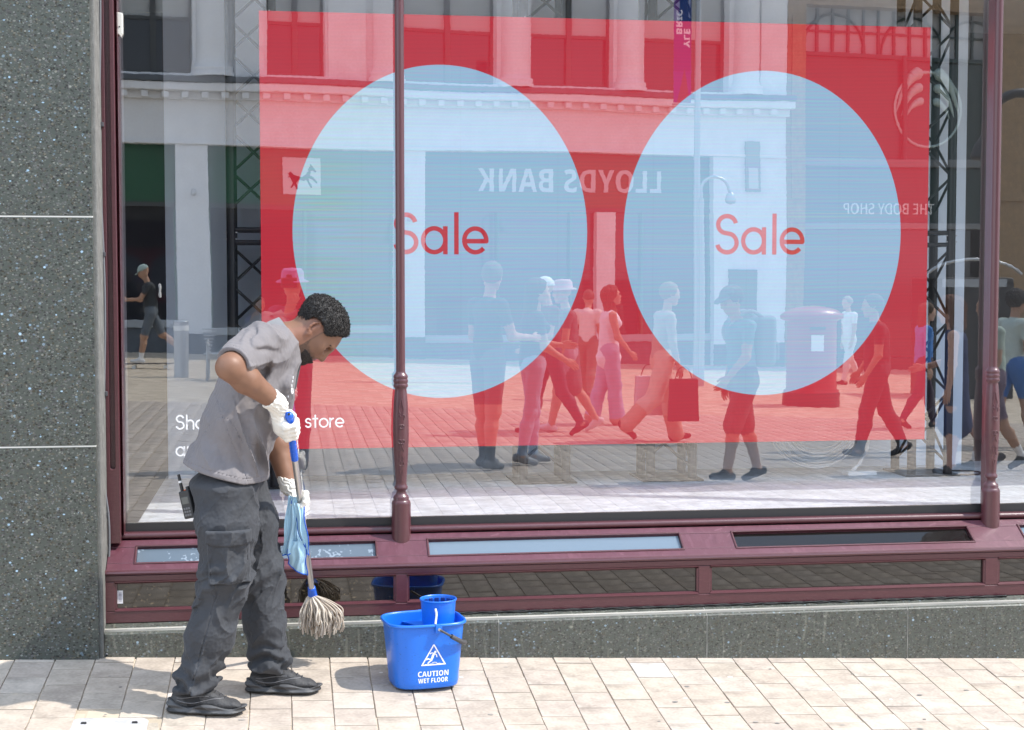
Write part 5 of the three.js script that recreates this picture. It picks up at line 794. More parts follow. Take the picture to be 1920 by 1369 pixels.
  const fan = Q('fanlight', bx(12.321, 17.449, 7.1, 8.199, -0.42, -0.4), std({ color: lin(0.3, 0.31, 0.31), roughness: 0.4 })); Q('transom', bx(12.321, 17.449, 7.001, 7.099, -0.5, -0.2, 0.01), bottle);
  const bars = []; for (let k = 0; k <= 12; k++) { const a = 12.35 + k * 0.42; bars.push(bx(a, a + 0.06, 7.1, 8.19, -0.399, -0.33)); } bars.push(bx(12.33, 17.44, 7.6, 7.65, -0.398, -0.345)); Q('glazing_bar', merge(bars), bottle, undefined, fan);
  for (const c of [13.25, 15.4, 17.0]) Q('fan_arch', tube(Array.from({ length: 17 }, (_, i) => { const a = i / 16 * Math.PI; return [-c - 0.85 * Math.cos(a), 7.1 + 0.95 * Math.sin(a), -0.36]; }), 0.035, 40, 6), bottle, undefined, fan);
  Q('drain_pipe', rod([-15.1, 4.62, -0.2], [-15.1, 7.1, -0.2], 0.06, 0.06, 12), bottle);
  // leaf roundel: ring and three pods on each side
  const rd = put(S, 'roundel', new THREE.TorusGeometry(0.9, 0.035, 8, 56).translate(-15.77, 5.85, -0.27), pale);
  for (const s of [-1, 1]) [[0.3, 0.86, 0.86, -0.1, 0.15], [0.26, 0.52, 0.72, -0.16, 0.12], [0.22, 0.2, 0.62, -0.22, 0.1]].forEach(([x0, y0, x1, y1, r]) => { const pts = Array.from({ length: 9 }, (_, i) => { const t = i / 8; return [lerp(x0, x1, Math.pow(t, 0.7)), lerp(y0, y1, t * t * 0.35 + t * 0.65)]; }); const sh = pts.slice(1).map((p, i) => rod([-15.77 + s * pts[i][0], 5.85 + pts[i][1], -0.29], [-15.77 + s * p[0], 5.85 + p[1], -0.29], r * (1 - i / 8.5), r * (1 - (i + 1) / 8.5), 8)); sh.push(new THREE.SphereGeometry(r, 12, 8).translate(-15.77 + s * x0, 5.85 + y0, -0.29)); put(rd, 'pod', merge(sh).scale(1, 1, 1), pale); });
  word('THE BODY SHOP', fontPlain, 0.26, 14.71, 3.27, 2.5, -0.218, std({ color: lin(0.6, 0.62, 0.6), roughness: 0.6 }), S);
  for (const [a, b] of [[18.501, 21.499], [22.301, 24.999]]) { Q('upper_window', bx(a + 0.5, b - 0.5, 5.0, 8.0, -0.5, -0.45), roomGlass); Q('wall', bx(a, a + 0.5, 4.4, 8.199, -0.6, -0.1), sand); Q('wall', bx(b - 0.5, b, 4.4, 8.199, -0.6, -0.1), sand); Q('lintel', bx(a + 0.5, b - 0.5, 8.0, 8.199, -0.6, -0.08), sand); Q('sill', bx(a + 0.5, b - 0.5, 4.4, 4.999, -0.6, -0.09), sand); Q('cornice', bx(a, b, 4.1, 4.399, -0.5, 0.1, 0.02), std({ color: lin(0.14, 0.15, 0.16), roughness: 0.5 })); Q('sign_board', bx(a, b, 3.2, 4.099, -0.5, -0.2), bottle); Q('shop_window', bx(a, b, -1.2, 3.199, -0.5, -0.45), roomGlass); }
}
// ---------------------------------------------------------------- things standing in the street
{
  const steel = std({ color: lin(0.42, 0.44, 0.46), roughness: 0.35, metalness: 0.6 }), iron = std({ color: lin(0.012, 0.013, 0.015), roughness: 0.4 });
  const bollard = (x, z, label) => { const y = ground(x, z), b = thing('bollard', label, 'bollard', [x, y, z]); put(b, 'post', lathe([[0.12, y - 0.05], [0.12, y + 0.93], [0.112, y + 0.95], [0.001, y + 0.955]], x, z, 20), steel); put(b, 'reflector_band', lathe([[0.1215, y + 0.78], [0.1215, y + 0.86]], x, z, 20), std({ color: lin(0.8, 0.8, 0.78), roughness: 0.4 })); };
  bollard(-1.74, 19, 'plain steel bollard in front of the white bank pier');
  // metal seat by the bank wall
  { const x = -0.95, z = 18.6, y = ground(x, z), s = thing('metal_bench', 'metal slatted bench beside the bank wall', 'bench', [x, y, z]); for (let k = 0; k < 8; k++) put(s, 'back_slat', rbox(x - 0.42 + k * 0.012, x - 0.2 - k * 0.012, y + 0.84 - k * 0.055, y + 0.868 - k * 0.055, z - 0.3, z - 0.27, 0.008), steel); for (let k = 0; k < 6; k++) put(s, 'seat_slat', rbox(x - 0.4, x + 0.9, y + 0.42, y + 0.445, z - 0.25 + k * 0.08, z - 0.2 + k * 0.08, 0.008), steel); for (const q of [-0.34, 0.84]) { put(s, 'leg', tube([[x + q, y, z - 0.25], [x + q, y + 0.3, z - 0.27], [x + q, y + 0.62, z - 0.2], [x + q, y + 0.62, z + 0.15], [x + q, y + 0.3, z + 0.22], [x + q, y, z + 0.2]], 0.02, 30, 8), steel); } }
  // red pillar box
  { const x = 8.02, oval = (g) => g.translate(-8.02, 0, 0).scale(1.5, 1, 1).translate(8.02, 0, 0), z = 16.2, y = ground(x, z), red = phys({ color: lin(0.3, 0.012, 0.016), roughness: 0.35, clearcoat: 0.5 }), p = thing('post_box', 'red cylindrical post box standing in the pedestrian street', 'post box', [x, y, z]); put(p, 'drum', oval(lathe([[0.29, y - 0.05], [0.29, y + 0.24], [0.265, y + 0.26], [0.265, y + 1.3], [0.28, y + 1.32]], x, z, 32)), red); put(p, 'cap', oval(lathe([[0.28, y + 1.32], [0.335, y + 1.36], [0.335, y + 1.42], [0.25, y + 1.5], [0.1, y + 1.55], [0.001, y + 1.56]], x, z, 32)), red); put(p, 'foot', oval(lathe([[0.3, y - 0.06], [0.3, y + 0.2], [0.292, y + 0.21]], x, z, 32)), iron); put(p, 'posting_slot', box(x - 0.12, x + 0.12, y + 1.18, y + 1.225, z - 0.285, z - 0.2), iron); put(p, 'collection_plate', rbox(x - 0.1, x + 0.1, y + 0.85, y + 1.1, z - 0.278, z - 0.2, 0.004), std({ color: lin(0.8, 0.8, 0.78), roughness: 0.5 })); }
  // street lamps and a banner
  { const x = 7.9, z = 20.5, y = ground(x, z), l = thing('street_lamp', 'slim grey street lamp with a curved arm before the bank pier', 'lamp', [x, y, z]); put(l, 'column', rod([x - 0.45, y - 0.05, z], [x - 0.45, 3.1, z], 0.06, 0.05, 14), steel); put(l, 'arm', tube([[x - 0.45, 3.1, z], [x - 0.43, 3.36, z], [x - 0.22, 3.5, z], [x + 0.0, 3.42, z], [x + 0.1, 3.2, z]], 0.03, 30, 8), steel); put(l, 'lantern', lathe([[0.001, 3.0], [0.08, 3.02], [0.1, 3.08], [0.06, 3.2], [0.001, 3.22]], x + 0.1, z, 16), steel); }
  { const x = 8.4, z = 10.2, y = ground(x, z), l = thing('lamp_standard', 'black swan neck lamp standard at the right edge of the reflection', 'lamp', [x, y, z]); put(l, 'column', rod([x + 0.42, y - 0.05, z], [x + 0.42, 3.2, z], 0.07, 0.055, 16), iron); put(l, 'arm', tube([[x + 0.42, 3.2, z], [x + 0.4, 3.5, z], [x + 0.2, 3.74, z], [x - 0.1, 3.78, z], [x - 0.36, 3.6, z], [x - 0.44, 3.25, z]], 0.055, 40, 10), iron); put(l, 'lantern', lathe([[0.001, 3.0], [0.12, 3.02], [0.15, 3.06], [0.1, 3.2], [0.04, 3.28], [0.001, 3.29]], x - 0.45, z, 18), iron); }
  { const x = 7.2, z = 21, y = ground(x, z), b = thing('banner_pole', 'tall pole with a purple and blue street banner before the bank windows', 'banner', [x, y, z]); put(b, 'pole', rod([x + 0.3, y - 0.05, z], [x + 0.3, 9, z], 0.07, 0.05, 14), steel);
    const tex = canvasTexture(160, 1024, (c, w, h) => { c.fillStyle = '#5a2d82'; c.fillRect(0, 0, w, h); c.fillStyle = '#173a7a'; c.fillRect(0, 0, w * 0.72, h * 0.55); c.fillStyle = '#6c3a96'; c.fillRect(0, h * 0.8, w, h * 0.2); c.fillStyle = '#7a4a62'; c.beginPath(); c.moveTo(10, h); c.lineTo(60, h * 0.78); c.lineTo(130, h); c.fill(); c.save(); c.translate(w / 2, h / 2); c.rotate(-Math.PI / 2); c.fillStyle = '#e6e2ea'; c.font = '900 74px sans-serif'; c.fillText('BRIC', -70, 58); c.fillText('YLE', -150, -12); c.restore(); });
    const g = box(x - 0.16, x + 0.17, 4.9, 7.7, z - 0.01, z + 0.01); put(b, 'banner', g, std({ map: tex, roughness: 0.8 })); for (const q of [4.87, 7.73]) put(b, 'bracket', rod([x - 0.18, q, z], [x + 0.3, q, z], 0.02, 0.02, 8), steel); }
  { const x = 12.0, z = 19.5, y = ground(x, z), k = thing('phone_kiosk', 'dark glazed kiosk with an arched roof on the far right', 'kiosk', [x, y, z]); put(k, 'cabin', rbox(x - 0.75, x + 0.75, y, y + 2.15, z - 0.5, z + 0.5, 0.03), iron); put(k, 'arched_roof', tube(Array.from({ length: 13 }, (_, i) => { const a = Math.PI * (0.12 + 0.76 * i / 12); return [x - 0.95 * Math.cos(a), y + 2.05 + 0.42 * Math.sin(a), z - 0.5]; }), 0.03, 30, 8), steel); put(k, 'sign', box(x - 0.6, x + 0.6, y + 1.98, y + 2.12, z - 0.515, z - 0.503), std({ color: lin(0.3, 0.32, 0.34), roughness: 0.5 })); }
}
// ---------------------------------------------------------------- passers-by, seen in the window's reflection
const paint = (g, c, a = 0.08) => { const p = g.attributes.position, C = new Float32Array(p.count * 3); for (let i = 0; i < p.count; i++) { const k = 1 + a * noise(p.getX(i) * 30, p.getY(i) * 30, p.getZ(i) * 30); C[i * 3] = c[0] * k; C[i * 3 + 1] = c[1] * k; C[i * 3 + 2] = c[2] * k; } g.setAttribute('color', new THREE.BufferAttribute(C, 3)); return g; };
const headProto = surface((x, y, z) => headBones.sdf(x, y, z), [-0.14, -0.15, -0.12], [0.15, 0.15, 0.12], 0.0055);
const handProto = (() => { // relaxed right hand, wrist at the origin, fingers down, thumb forward
  const f = []; [[0.026, 0.074, 0.0085], [0.009, 0.082, 0.009], [-0.009, 0.077, 0.0086], [-0.025, 0.062, 0.0076]].forEach(([x, l, r], i) => { const y0 = -0.088 + Math.abs(x - 0.008) * 0.3; f.push([bone([x, y0, 0], [x * 1.05, y0 - l * 0.45, -0.008], r, r * 0.95), bone([x * 1.05, y0 - l * 0.45, -0.008], [x * 1.05, y0 - l * 0.78, -0.024], r * 0.95, r * 0.88), bone([x * 1.05, y0 - l * 0.78, -0.024], [x * 1.04, y0 - l * 0.95, -0.04], r * 0.88, r * 0.75)]); });
  const th = [bone([0.022, -0.03, -0.004], [0.043, -0.062, -0.014], 0.014, 0.011), bone([0.043, -0.062, -0.014], [0.047, -0.095, -0.024], 0.0105, 0.0085)], palm = [bone([0.022, -0.035, 0], [0.024, -0.082, 0], 0.0145, 0.0125), bone([-0.018, -0.035, 0], [-0.022, -0.078, 0], 0.0145, 0.012), bone([0, -0.03, 0], [0.001, -0.084, 0], 0.0155, 0.013)], wr = bone([0, 0.02, 0], [0, -0.035, 0], 0.025, 0.021);
  return surface((x, y, z) => { let d = wr(x, y, z); for (const q of palm) d = smin(d, q(x, y, z), 0.014); for (const g of f) { let e = 1e9; for (const q of g) e = smin(e, q(x, y, z), 0.004); d = smin(d, e, 0.005); } return smin(d, Math.min(th[0](x, y, z), th[1](x, y, z)), 0.008); }, [-0.06, -0.2, -0.07], [0.08, 0.04, 0.04], 0.0042);
})();
const personMat = phys({ vertexColors: true, roughness: 0.8 });
const SKINS = { light: [0.52, 0.33, 0.24], tan: [0.4, 0.23, 0.15], brown: [0.2, 0.1, 0.06], red: [0.5, 0.28, 0.21] };
function person(o) {
  const skin = SKINS[o.skin ?? 'light'], s = o.h / 1.75, P = {}, rot = (v, a, b = 0) => { // swing forward by a, out to the right by b
    const x = -Math.sin(a) * v[1] + Math.cos(a) * v[0], y = Math.cos(a) * v[1] + Math.sin(a) * v[0]; return [x, y * Math.cos(b) + v[2] * Math.sin(b), -y * Math.sin(b) + v[2] * Math.cos(b)];
  }, add = (a, b) => [a[0] + b[0], a[1] + b[1], a[2] + b[2]];
  const lean = o.lean ?? 0.03, B = []; // bones: sdf, colour by t, blend
  const hip = [0, 0.93, 0], up = (l, z = 0) => add(hip, [Math.sin(lean) * l, Math.cos(lean) * l, z]);
  const wide = o.build ?? 1, top = o.top, bot = o.bottom, sl = o.sleeve ?? 0.6, bl = o.legs ?? 2, lw = o.loose ?? 0.012;
  const chest = up(0.42), waist = up(0.17), neck = up(0.57), hd = add(neck, rot([0.035, 0.11, 0], -(o.nod ?? 0) * 0.5 - lean * 0));
  B.push([bone(up(0.03, -0.045), up(0.03, 0.045), 0.115 * wide, 0.115 * wide), () => (o.long ?? 0) > 0 ? top : bot]);
  B.push([bone(up(0.06), waist, 0.125 * wide, 0.122 * wide), () => top], [bone(waist, chest, 0.122 * wide, 0.125 * wide), () => top]);
  for (const q of [1, -1]) B.push([bone(add(chest, [0, 0.0, q * 0.05]), add(chest, [-0.01, 0.055, q * 0.125 * wide]), 0.1 * wide, 0.07), () => top]);
  if (o.bust) for (const q of [1, -1]) B.push([ball(add(chest, [0.085, -0.04, q * 0.062]), 0.065), () => top]);
  B.push([bone(add(chest, [0, 0.06, 0]), hd, 0.055, 0.05), (t) => t > (o.strap ? -1 : 0.3) ? skin : top]);
  if (o.skirt) B.push([bone(up(0.02), add(hip, [0, -o.skirt, 0]), 0.13, 0.17), () => top]);
  const arm = (q, [sw, ab, el, tw = 0]) => {
    const sh = add(chest, [-0.01, 0.06, q * 0.165 * wide]), u = rot([0, -0.285, 0], sw, 0), ua = [u[0], u[1] * Math.cos(ab), u[2] + q * Math.abs(u[1]) * Math.sin(ab)], e = add(sh, ua), f0 = rot([0, -0.25, 0], sw + el, 0), fa = [f0[0], f0[1] * Math.cos(ab * 0.6), q * Math.abs(f0[1]) * Math.sin(ab * 0.6) - q * tw * 0.25], w = add(e, fa);
    B.push([bone(sh, e, 0.05 * wide + (sl > 0 ? 0.008 : 0), 0.041 + (sl > 1 ? 0.008 : 0)), (t) => t < sl ? top : skin], [bone(e, w, 0.042 + (sl > 1 ? 0.008 : 0), 0.027), (t) => sl > 1 && t < sl - 1 ? top : skin]); P[q > 0 ? 'wR' : 'wL'] = [w, fa];
  };
  arm(1, o.armR ?? [0.1, 0.1, 0.2]); arm(-1, o.armL ?? [-0.1, 0.1, 0.2]);
  const feet = []; const leg = (q, [a, k]) => {
    const h0 = add(hip, [0, -0.02, q * 0.085]), kn = add(h0, rot([0, -0.42, 0], a)), an = add(kn, rot([0, -0.42, 0], a - k)), c = (t, n) => n + t < bl ? bot : (o.socks && n + t > 1.72 ? o.socks : skin), l1 = bl > 0.3 ? lw : 0, l2 = bl > 1.3 ? lw : 0;
    B.push([bone(h0, kn, 0.088 * wide + l1 * 0.6, 0.06 + (bl > 0.8 ? l1 : 0)), (t) => c(t, 0)], [bone(kn, add(kn, rot([-0.012, -0.14, 0], a - k)), 0.056 + l2, 0.057 + l2), (t) => c(t * 0.33, 1)], [bone(add(kn, rot([-0.012, -0.14, 0], a - k)), an, 0.057 + l2, 0.038 + l2 * (o.flare ?? 0.8)), (t) => c(0.33 + t * 0.67, 1)]);
    feet.push([an, a - k]);
  };
  leg(1, o.legR ?? [0.08, 0.05]); leg(-1, o.legL ?? [-0.08, 0.05]);
  for (const [an, a] of feet) { const flat = clamp(a, -0.9, 0.5) * 0.8, hl = add(an, rot([-0.05, -0.035, 0], flat)), tip = add(an, rot([0.15, -0.05, 0], flat)); B.push([bone(hl, tip, 0.04, 0.03), () => o.shoes ?? [0.03, 0.03, 0.03]], [bone(an, add(an, rot([0.05, -0.03, 0], flat)), 0.038, 0.036), () => o.shoes ?? [0.03, 0.03, 0.03]]); }
  let low = 9; for (const [an, a] of feet) { const f = clamp(a, -0.9, 0.5) * 0.8; for (const v of [rot([-0.05, -0.075, 0], f), rot([0.15, -0.08, 0], f)]) low = Math.min(low, an[1] + v[1]); }
  const dy = o.seat !== undefined ? 0 : -low;
  const sdf = (x, y, z) => { let d = 1e9; for (const b of B) d = smin(d, b[0](x, y, z), 0.028); return d + 0.005 * noise(x * 22, y * 13, z * 22) + 0.0025 * noise(x * 50, y * 40, z * 50); };
  const col = (x, y, z) => { let m = 1e9, c = top; for (const b of B) { const d = b[0](x, y, z); if (d < m) { m = d; c = b[1](b[0].t ?? 0); } } return tone(c, 1 + 0.1 * noise(x * 16, y * 16, z * 16)); };
  const lo = [-0.75, -0.1, -0.55], hi = [0.8, 1.66, 0.55], body = surface(sdf, lo, hi, 0.014, (x, y, z) => { for (const b of B) b[0].t = 0; return col(x, y, z); });
  const headM = new THREE.Matrix4().makeRotationFromEuler(new THREE.Euler(0, o.look ?? 0, -(o.nod ?? 0.05), 'YZX')).setPosition(hd[0] + 0.012, hd[1] + 0.045, hd[2]), list = [body, paint(headProto.clone().applyMatrix4(headM), skin)];
  for (const [k, q] of [['wR', 1], ['wL', -1]]) { const [w, f] = P[k], g = paint(handProto.clone(), o.gloves ?? skin); if (q < 0) { g.scale(1, 1, -1); const ix = g.index.array; for (let i = 0; i < ix.length; i += 3) { const t = ix[i]; ix[i] = ix[i + 1]; ix[i + 1] = t; } const n = g.attributes.normal; } g.applyQuaternion(new THREE.Quaternion().setFromUnitVectors(V(0, -1, 0), V(...f).normalize())).translate(...w); list.push(g); }
  const y0 = ground(o.x, o.z) + (o.seat ?? 0), r = thing('person', o.label, 'person', [o.x, y0, o.z]), geo = mergeC(list); geo.scale(s, s, s).translate(0, dy * s, 0); bases.set(r, V(0, 0, 0)); r.rotation.y = -o.face * Math.PI / 180;
  const mesh = put(r, 'body', geo, personMat);
  const onHead = (g) => g.applyMatrix4(headM).scale(s, s, s).translate(0, dy * s, 0);
  const hairMat = (c) => std({ color: lin(...c), roughness: 0.75 });
  if (o.hair) {
    const L = o.hairLen ?? 0, curl = o.curl ?? 0, sh = ball([-0.016, 0.035, 0], 0.107, 0.096, 0.084), fall = bone([-0.06, 0.03, 0], [-0.075, -0.12 - L, 0], 0.08, 0.07);
    put(mesh, 'hair', onHead(surface((x, y, z) => { let d = smax(sh(x, y, z) - 0.008 - curl, smax(x - 0.055 - 0.5 * (y - 0.05), -(y + 0.015 + smooth(0.02, -0.06, x) * 0.05), 0.01), 0.01); if (L > 0) d = smin(d, smax(smax(fall(x, y, z) - curl * 0.7, x - 0.025, 0.02), Math.abs(z) - 0.095 - curl, 0.02), 0.03); return d + (curl ? 0.012 : 0.004) * noise(x * 55, y * (L ? 22 : 55), z * 55); }, [-0.22, -0.3 - L, -0.17], [0.15, 0.2, 0.17], 0.008)), hairMat(o.hair));
  }
  if (o.cap) { const g = surface((x, y, z) => { const c = smax(ball([-0.012, 0.04, 0], 0.112, 0.1, 0.09)(x, y, z), 0.03 - y, 0.008), b = smax(smax(Math.hypot((x - 0.07) * 0.9, z) - 0.085, Math.abs(y - 0.045 + 0.25 * (x - 0.08)) - 0.006, 0.004), 0.05 - x, 0.004); return smin(c, b, 0.008); }, [-0.15, -0.02, -0.12], [0.2, 0.17, 0.12], 0.006); put(mesh, 'cap', onHead(g), hairMat(o.cap)); }
  if (o.brim) { const g = new THREE.LatheGeometry([[0.155, 0.02], [0.16, 0.028], [0.112, 0.05], [0.105, 0.12], [0.085, 0.145], [0.001, 0.152]].map(([a, b]) => new THREE.Vector2(a, b)), 32).scale(1.05, 1, 0.95).translate(-0.01, 0.01, 0); put(mesh, 'hat', onHead(g), std({ color: lin(...o.brim), roughness: 0.85, side: THREE.DoubleSide })); }
  if (o.glasses) put(mesh, 'sunglasses', onHead(merge([rbox(0.088, 0.1, -0.008, 0.016, -0.055, -0.006, 0.005), rbox(0.088, 0.1, -0.008, 0.016, 0.006, 0.055, 0.005), rod([0.09, 0.01, 0.055], [-0.01, 0.01, 0.082], 0.003), rod([0.09, 0.01, -0.055], [-0.01, 0.01, -0.082], 0.003), rod([0.096, 0.008, -0.01], [0.096, 0.008, 0.01], 0.003)])), std({ color: lin(0.01, 0.01, 0.01), roughness: 0.2 }));
  const c = Math.cos(o.face * Math.PI / 180), n = Math.sin(o.face * Math.PI / 180), world = (v) => [o.x + (v[0] * c - v[2] * n) * s, y0 + (v[1] + dy) * s, o.z + (v[0] * n + v[2] * c) * s];
  return { root: r, mesh, hand: (k) => world(add(P[k][0], [0, -0.1, 0])), head: world(hd), at: world, s };
}
// pants and tops as plain cloth colours
const WALK = [[0.3, 0.1], [-0.26, 0.32]];
{
  const sk = person({ x: -2.4, z: 21.15, face: 180, h: 1.74, seat: undefined, label: 'man in pale cap reading his phone on a skateboard', skin: 'tan', top: [0.025, 0.03, 0.034], bottom: [0.1, 0.12, 0.14], legs: 0.95, socks: [0.75, 0.75, 0.74], shoes: [0.7, 0.7, 0.7], lean: 0.08, nod: 0.5, cap: [0.32, 0.4, 0.37], armR: [0.55, 0.1, 1.0, 0.3], armL: [0.55, 0.1, 1.0, 0.3], legR: [0.3, 0.15], legL: [-0.45, 0.4] });
  sk.root.position.y += 0.1; put(sk.mesh, 'back_print', rbox(-0.175, -0.14, 1.18, 1.42, -0.09, 0.09, 0.015), std({ color: lin(0.8, 0.8, 0.8), roughness: 0.8 }));
  { const y = ground(-2.45, 21.15), b = thing('skateboard', 'skateboard with white wheels under the man in the cap', 'skateboard', [-2.45, y, 21.15]); put(b, 'deck', rbox(-2.86, -2.0, y + 0.085, y + 0.1, 21.05, 21.25, 0.007), std({ color: lin(0.12, 0.1, 0.09), roughness: 0.7 })); for (const x of [-2.7, -2.16]) { put(b, 'axle', rod([x, y + 0.045, 21.05], [x, y + 0.045, 21.25], 0.012), std({ color: lin(0.5, 0.5, 0.52), roughness: 0.4, metalness: 0.7 })); for (const z of [21.06, 21.24]) put(b, 'wheel', rod([x, y + 0.035, z - 0.02], [x, y + 0.035, z + 0.02], 0.035), std({ color: lin(0.75, 0.75, 0.72), roughness: 0.5 })); } }
  const ph = thing('phone', 'dark phone in the hands of the man in the cap', 'phone', sk.hand('wR')); const hp = sk.hand('wR'); put(ph, 'case', rbox(hp[0] - 0.09, hp[0] - 0.02, hp[1] + 0.17, hp[1] + 0.185, 21.08, 21.23, 0.004), std({ color: lin(0.02, 0.02, 0.025), roughness: 0.3 })); put(ph, 'glass', rbox(hp[0] - 0.086, hp[0] - 0.024, hp[1] + 0.185, hp[1] + 0.187, 21.085, 21.225, 0.001), blackGlass);
  person({ x: -0.5, z: 18.55, face: -70, h: 1.76, seat: -0.41, label: 'seated man in navy shirt on the metal bench', skin: 'brown', top: [0.02, 0.03, 0.085], bottom: [0.03, 0.035, 0.05], hair: [0.03, 0.025, 0.02], legR: [1.5, 1.5], legL: [1.45, 1.45], armR: [0.5, 0.3, 0.9], armL: [0.9, 0.25, 1.5], sleeve: 0.7 });
  const pg = person({ x: 0.03, z: 6.86, face: -90, h: 1.69, label: 'photographer in a brimmed hat holding a camera to the face', skin: 'tan', top: [0.1, 0.05, 0.1], bottom: [0.05, 0.05, 0.07], brim: [0.3, 0.16, 0.34], hair: [0.05, 0.035, 0.025], armR: [0.85, 0.12, 1.75, 0.5], armL: [0.75, 0.12, 1.7, 0.6], legR: [0.04, 0.02], legL: [-0.04, 0.02] });
  { const b = [0.0, 1.6, 6.67], c = thing('camera', 'black camera held up to the eye by the photographer', 'camera', b); put(c, 'case', rbox(-0.07, 0.07, 1.565, 1.655, 6.66, 6.72, 0.012), std({ color: lin(0.012, 0.012, 0.013), roughness: 0.5 })); put(c, 'lens', merge([rod([0, 1.61, 6.66], [0, 1.61, 6.63], 0.036, 0.038, 24)]), std({ color: lin(0.015, 0.015, 0.016), roughness: 0.35 })); put(c, 'viewfinder', rbox(-0.025, 0.025, 1.655, 1.682, 6.665, 6.71, 0.008), std({ color: lin(0.012, 0.012, 0.013), roughness: 0.5 })); }
  person({ x: 1.79, z: 7.17, face: 40, h: 1.83, label: 'tall man in dark shirt, shorts and black ankle socks', skin: 'red', top: [0.03, 0.035, 0.04], bottom: [0.1, 0.1, 0.1], legs: 0.85, socks: [0.02, 0.02, 0.022], shoes: [0.1, 0.11, 0.12], hair: [0.12, 0.1, 0.08], look: -0.5, armR: [0.2, 0.2, 0.9], armL: [0.3, 0.15, 1.2], legR: [0.06, 0.04], legL: [-0.07, 0.04] });
  person({ x: 2.27, z: 7.62, face: 10, h: 1.7, label: 'woman in black top and pale blue jeans next to the tall man', skin: 'light', top: [0.02, 0.02, 0.022], bottom: [0.3, 0.38, 0.5], hair: [0.05, 0.032, 0.02], hairLen: 0.12, bust: true, shoes: [0.3, 0.3, 0.32], loose: 0.006, armR: [0.4, 0.1, 1.1], armL: [0.2, 0.1, 0.8], legR: [0.1, 0.12], legL: [-0.12, 0.1] });
  person({ x: 2.95, z: 10.6, face: 190, h: 1.78, label: 'person in white cap and dark clothes behind the woman in jeans', skin: 'light', top: [0.09, 0.035, 0.04], bottom: [0.05, 0.055, 0.08], cap: [0.75, 0.75, 0.73], shoes: [0.04, 0.04, 0.045], legR: WALK[1], legL: WALK[0], armR: [0.3, 0.1, 0.8], armL: [-0.3, 0.1, 0.3] });
  person({ x: 3.25, z: 11.1, face: 170, h: 1.74, label: 'person in pink sun hat beside the white cap', skin: 'light', top: [0.12, 0.11, 0.12], bottom: [0.4, 0.36, 0.42], brim: [0.6, 0.36, 0.38], skirt: 0.35, shoes: [0.7, 0.7, 0.7], legs: 0.6, legR: WALK[0], legL: WALK[1] });
  person({ x: 4.5, z: 16.3, face: 70, h: 1.68, label: 'man in loose white T-shirt and khaki trousers walking away', skin: 'tan', top: [0.62, 0.58, 0.55], bottom: [0.16, 0.12, 0.09], hair: [0.1, 0.07, 0.05], shoes: [0.12, 0.09, 0.08], nod: 0.7, lean: 0.15, legR: WALK[0], legL: WALK[1], build: 1.08 });
  person({ x: 3.97, z: 12.2, face: 5, h: 1.68, label: 'woman in white sleeveless top and wide lilac jeans', skin: 'red', top: [0.78, 0.74, 0.8], bottom: [0.36, 0.33, 0.46], sleeve: 0, strap: true, hair: [0.12, 0.05, 0.03], hairLen: 0.1, curl: 0.012, bust: true, glasses: true, nod: -0.25, loose: 0.034, flare: 2.1, skirt: 0.06, shoes: [0.6, 0.55, 0.5], legR: [-0.16, 0.14], legL: [0.15, 0.05], armR: [0.05, 0.1, 0.35], armL: [0.2, 0.1, 0.5], build: 1.05 });
  const r8 = person({ x: 4.14, z: 10.1, face: 8, h: 1.77, label: 'person in beige top and cropped cream trousers carrying bags', skin: 'light', top: [0.42, 0.38, 0.33], bottom: [0.62, 0.52, 0.42], legs: 1.45, sleeve: 1.6, hair: [0.2, 0.15, 0.1], shoes: [0.1, 0.03, 0.02], loose: 0.035, flare: 1.4, lean: 0.08, legR: WALK[0], legL: [-0.3, 0.55], armR: [0.12, 0.12, 0.2], armL: [0.05, 0.12, 0.2] });
  const bag = (n, label, p, w, h, d, c, y) => { const b = thing('shopping_bag', label, 'bag', [p[0], p[1] - h, p[2]], 'shopping bags in the beige top person\'s hands'); put(b, 'sack', new THREE.CylinderGeometry(w * 0.62, w * 0.7, h, 4, 1).rotateY(Math.PI / 4).scale(1, 1, d / w).rotateY(y).translate(p[0], p[1] - 0.06 - h / 2, p[2]), std({ color: lin(...c), roughness: 0.6, side: THREE.DoubleSide })); put(b, 'handle', tube([[p[0] - w * 0.3, p[1] - 0.07, p[2]], [p[0] - w * 0.12, p[1] + 0.06, p[2]], [p[0] + w * 0.12, p[1] + 0.06, p[2]], [p[0] + w * 0.3, p[1] - 0.07, p[2]]], 0.006, 16, 6), std({ color: lin(0.05, 0.03, 0.03), roughness: 0.8 })); };
  const hb = r8.hand('wR'), hc = r8.hand('wL'); bag('a', 'dark paper shopping bag nearest the window', [hc[0] + 0.05, hc[1], hc[2] - 0.06], 0.34, 0.46, 0.14, [0.07, 0.022, 0.028], 0.1); bag('b', 'white shopping bag hanging behind the dark paper one', [hb[0] - 0.2, hb[1], hb[2]], 0.32, 0.44, 0.14, [0.7, 0.66, 0.7], -0.1);
  const r9 = person({ x: 4.0, z: 6.56, face: 195, h: 1.72, label: 'man in teal T-shirt and dark cargo shorts with a backpack', skin: 'tan', top: [0.1, 0.2, 0.21], bottom: [0.09, 0.075, 0.07], legs: 1.05, loose: 0.03, hair: [0.04, 0.032, 0.028], cap: [0.08, 0.12, 0.12], nod: 0.35, lean: 0.12, shoes: [0.03, 0.04, 0.05], legR: [0.36, 0.22], legL: [-0.2, 0.12], armR: [0.2, 0.12, 0.6], armL: [-0.2, 0.12, 0.4] });
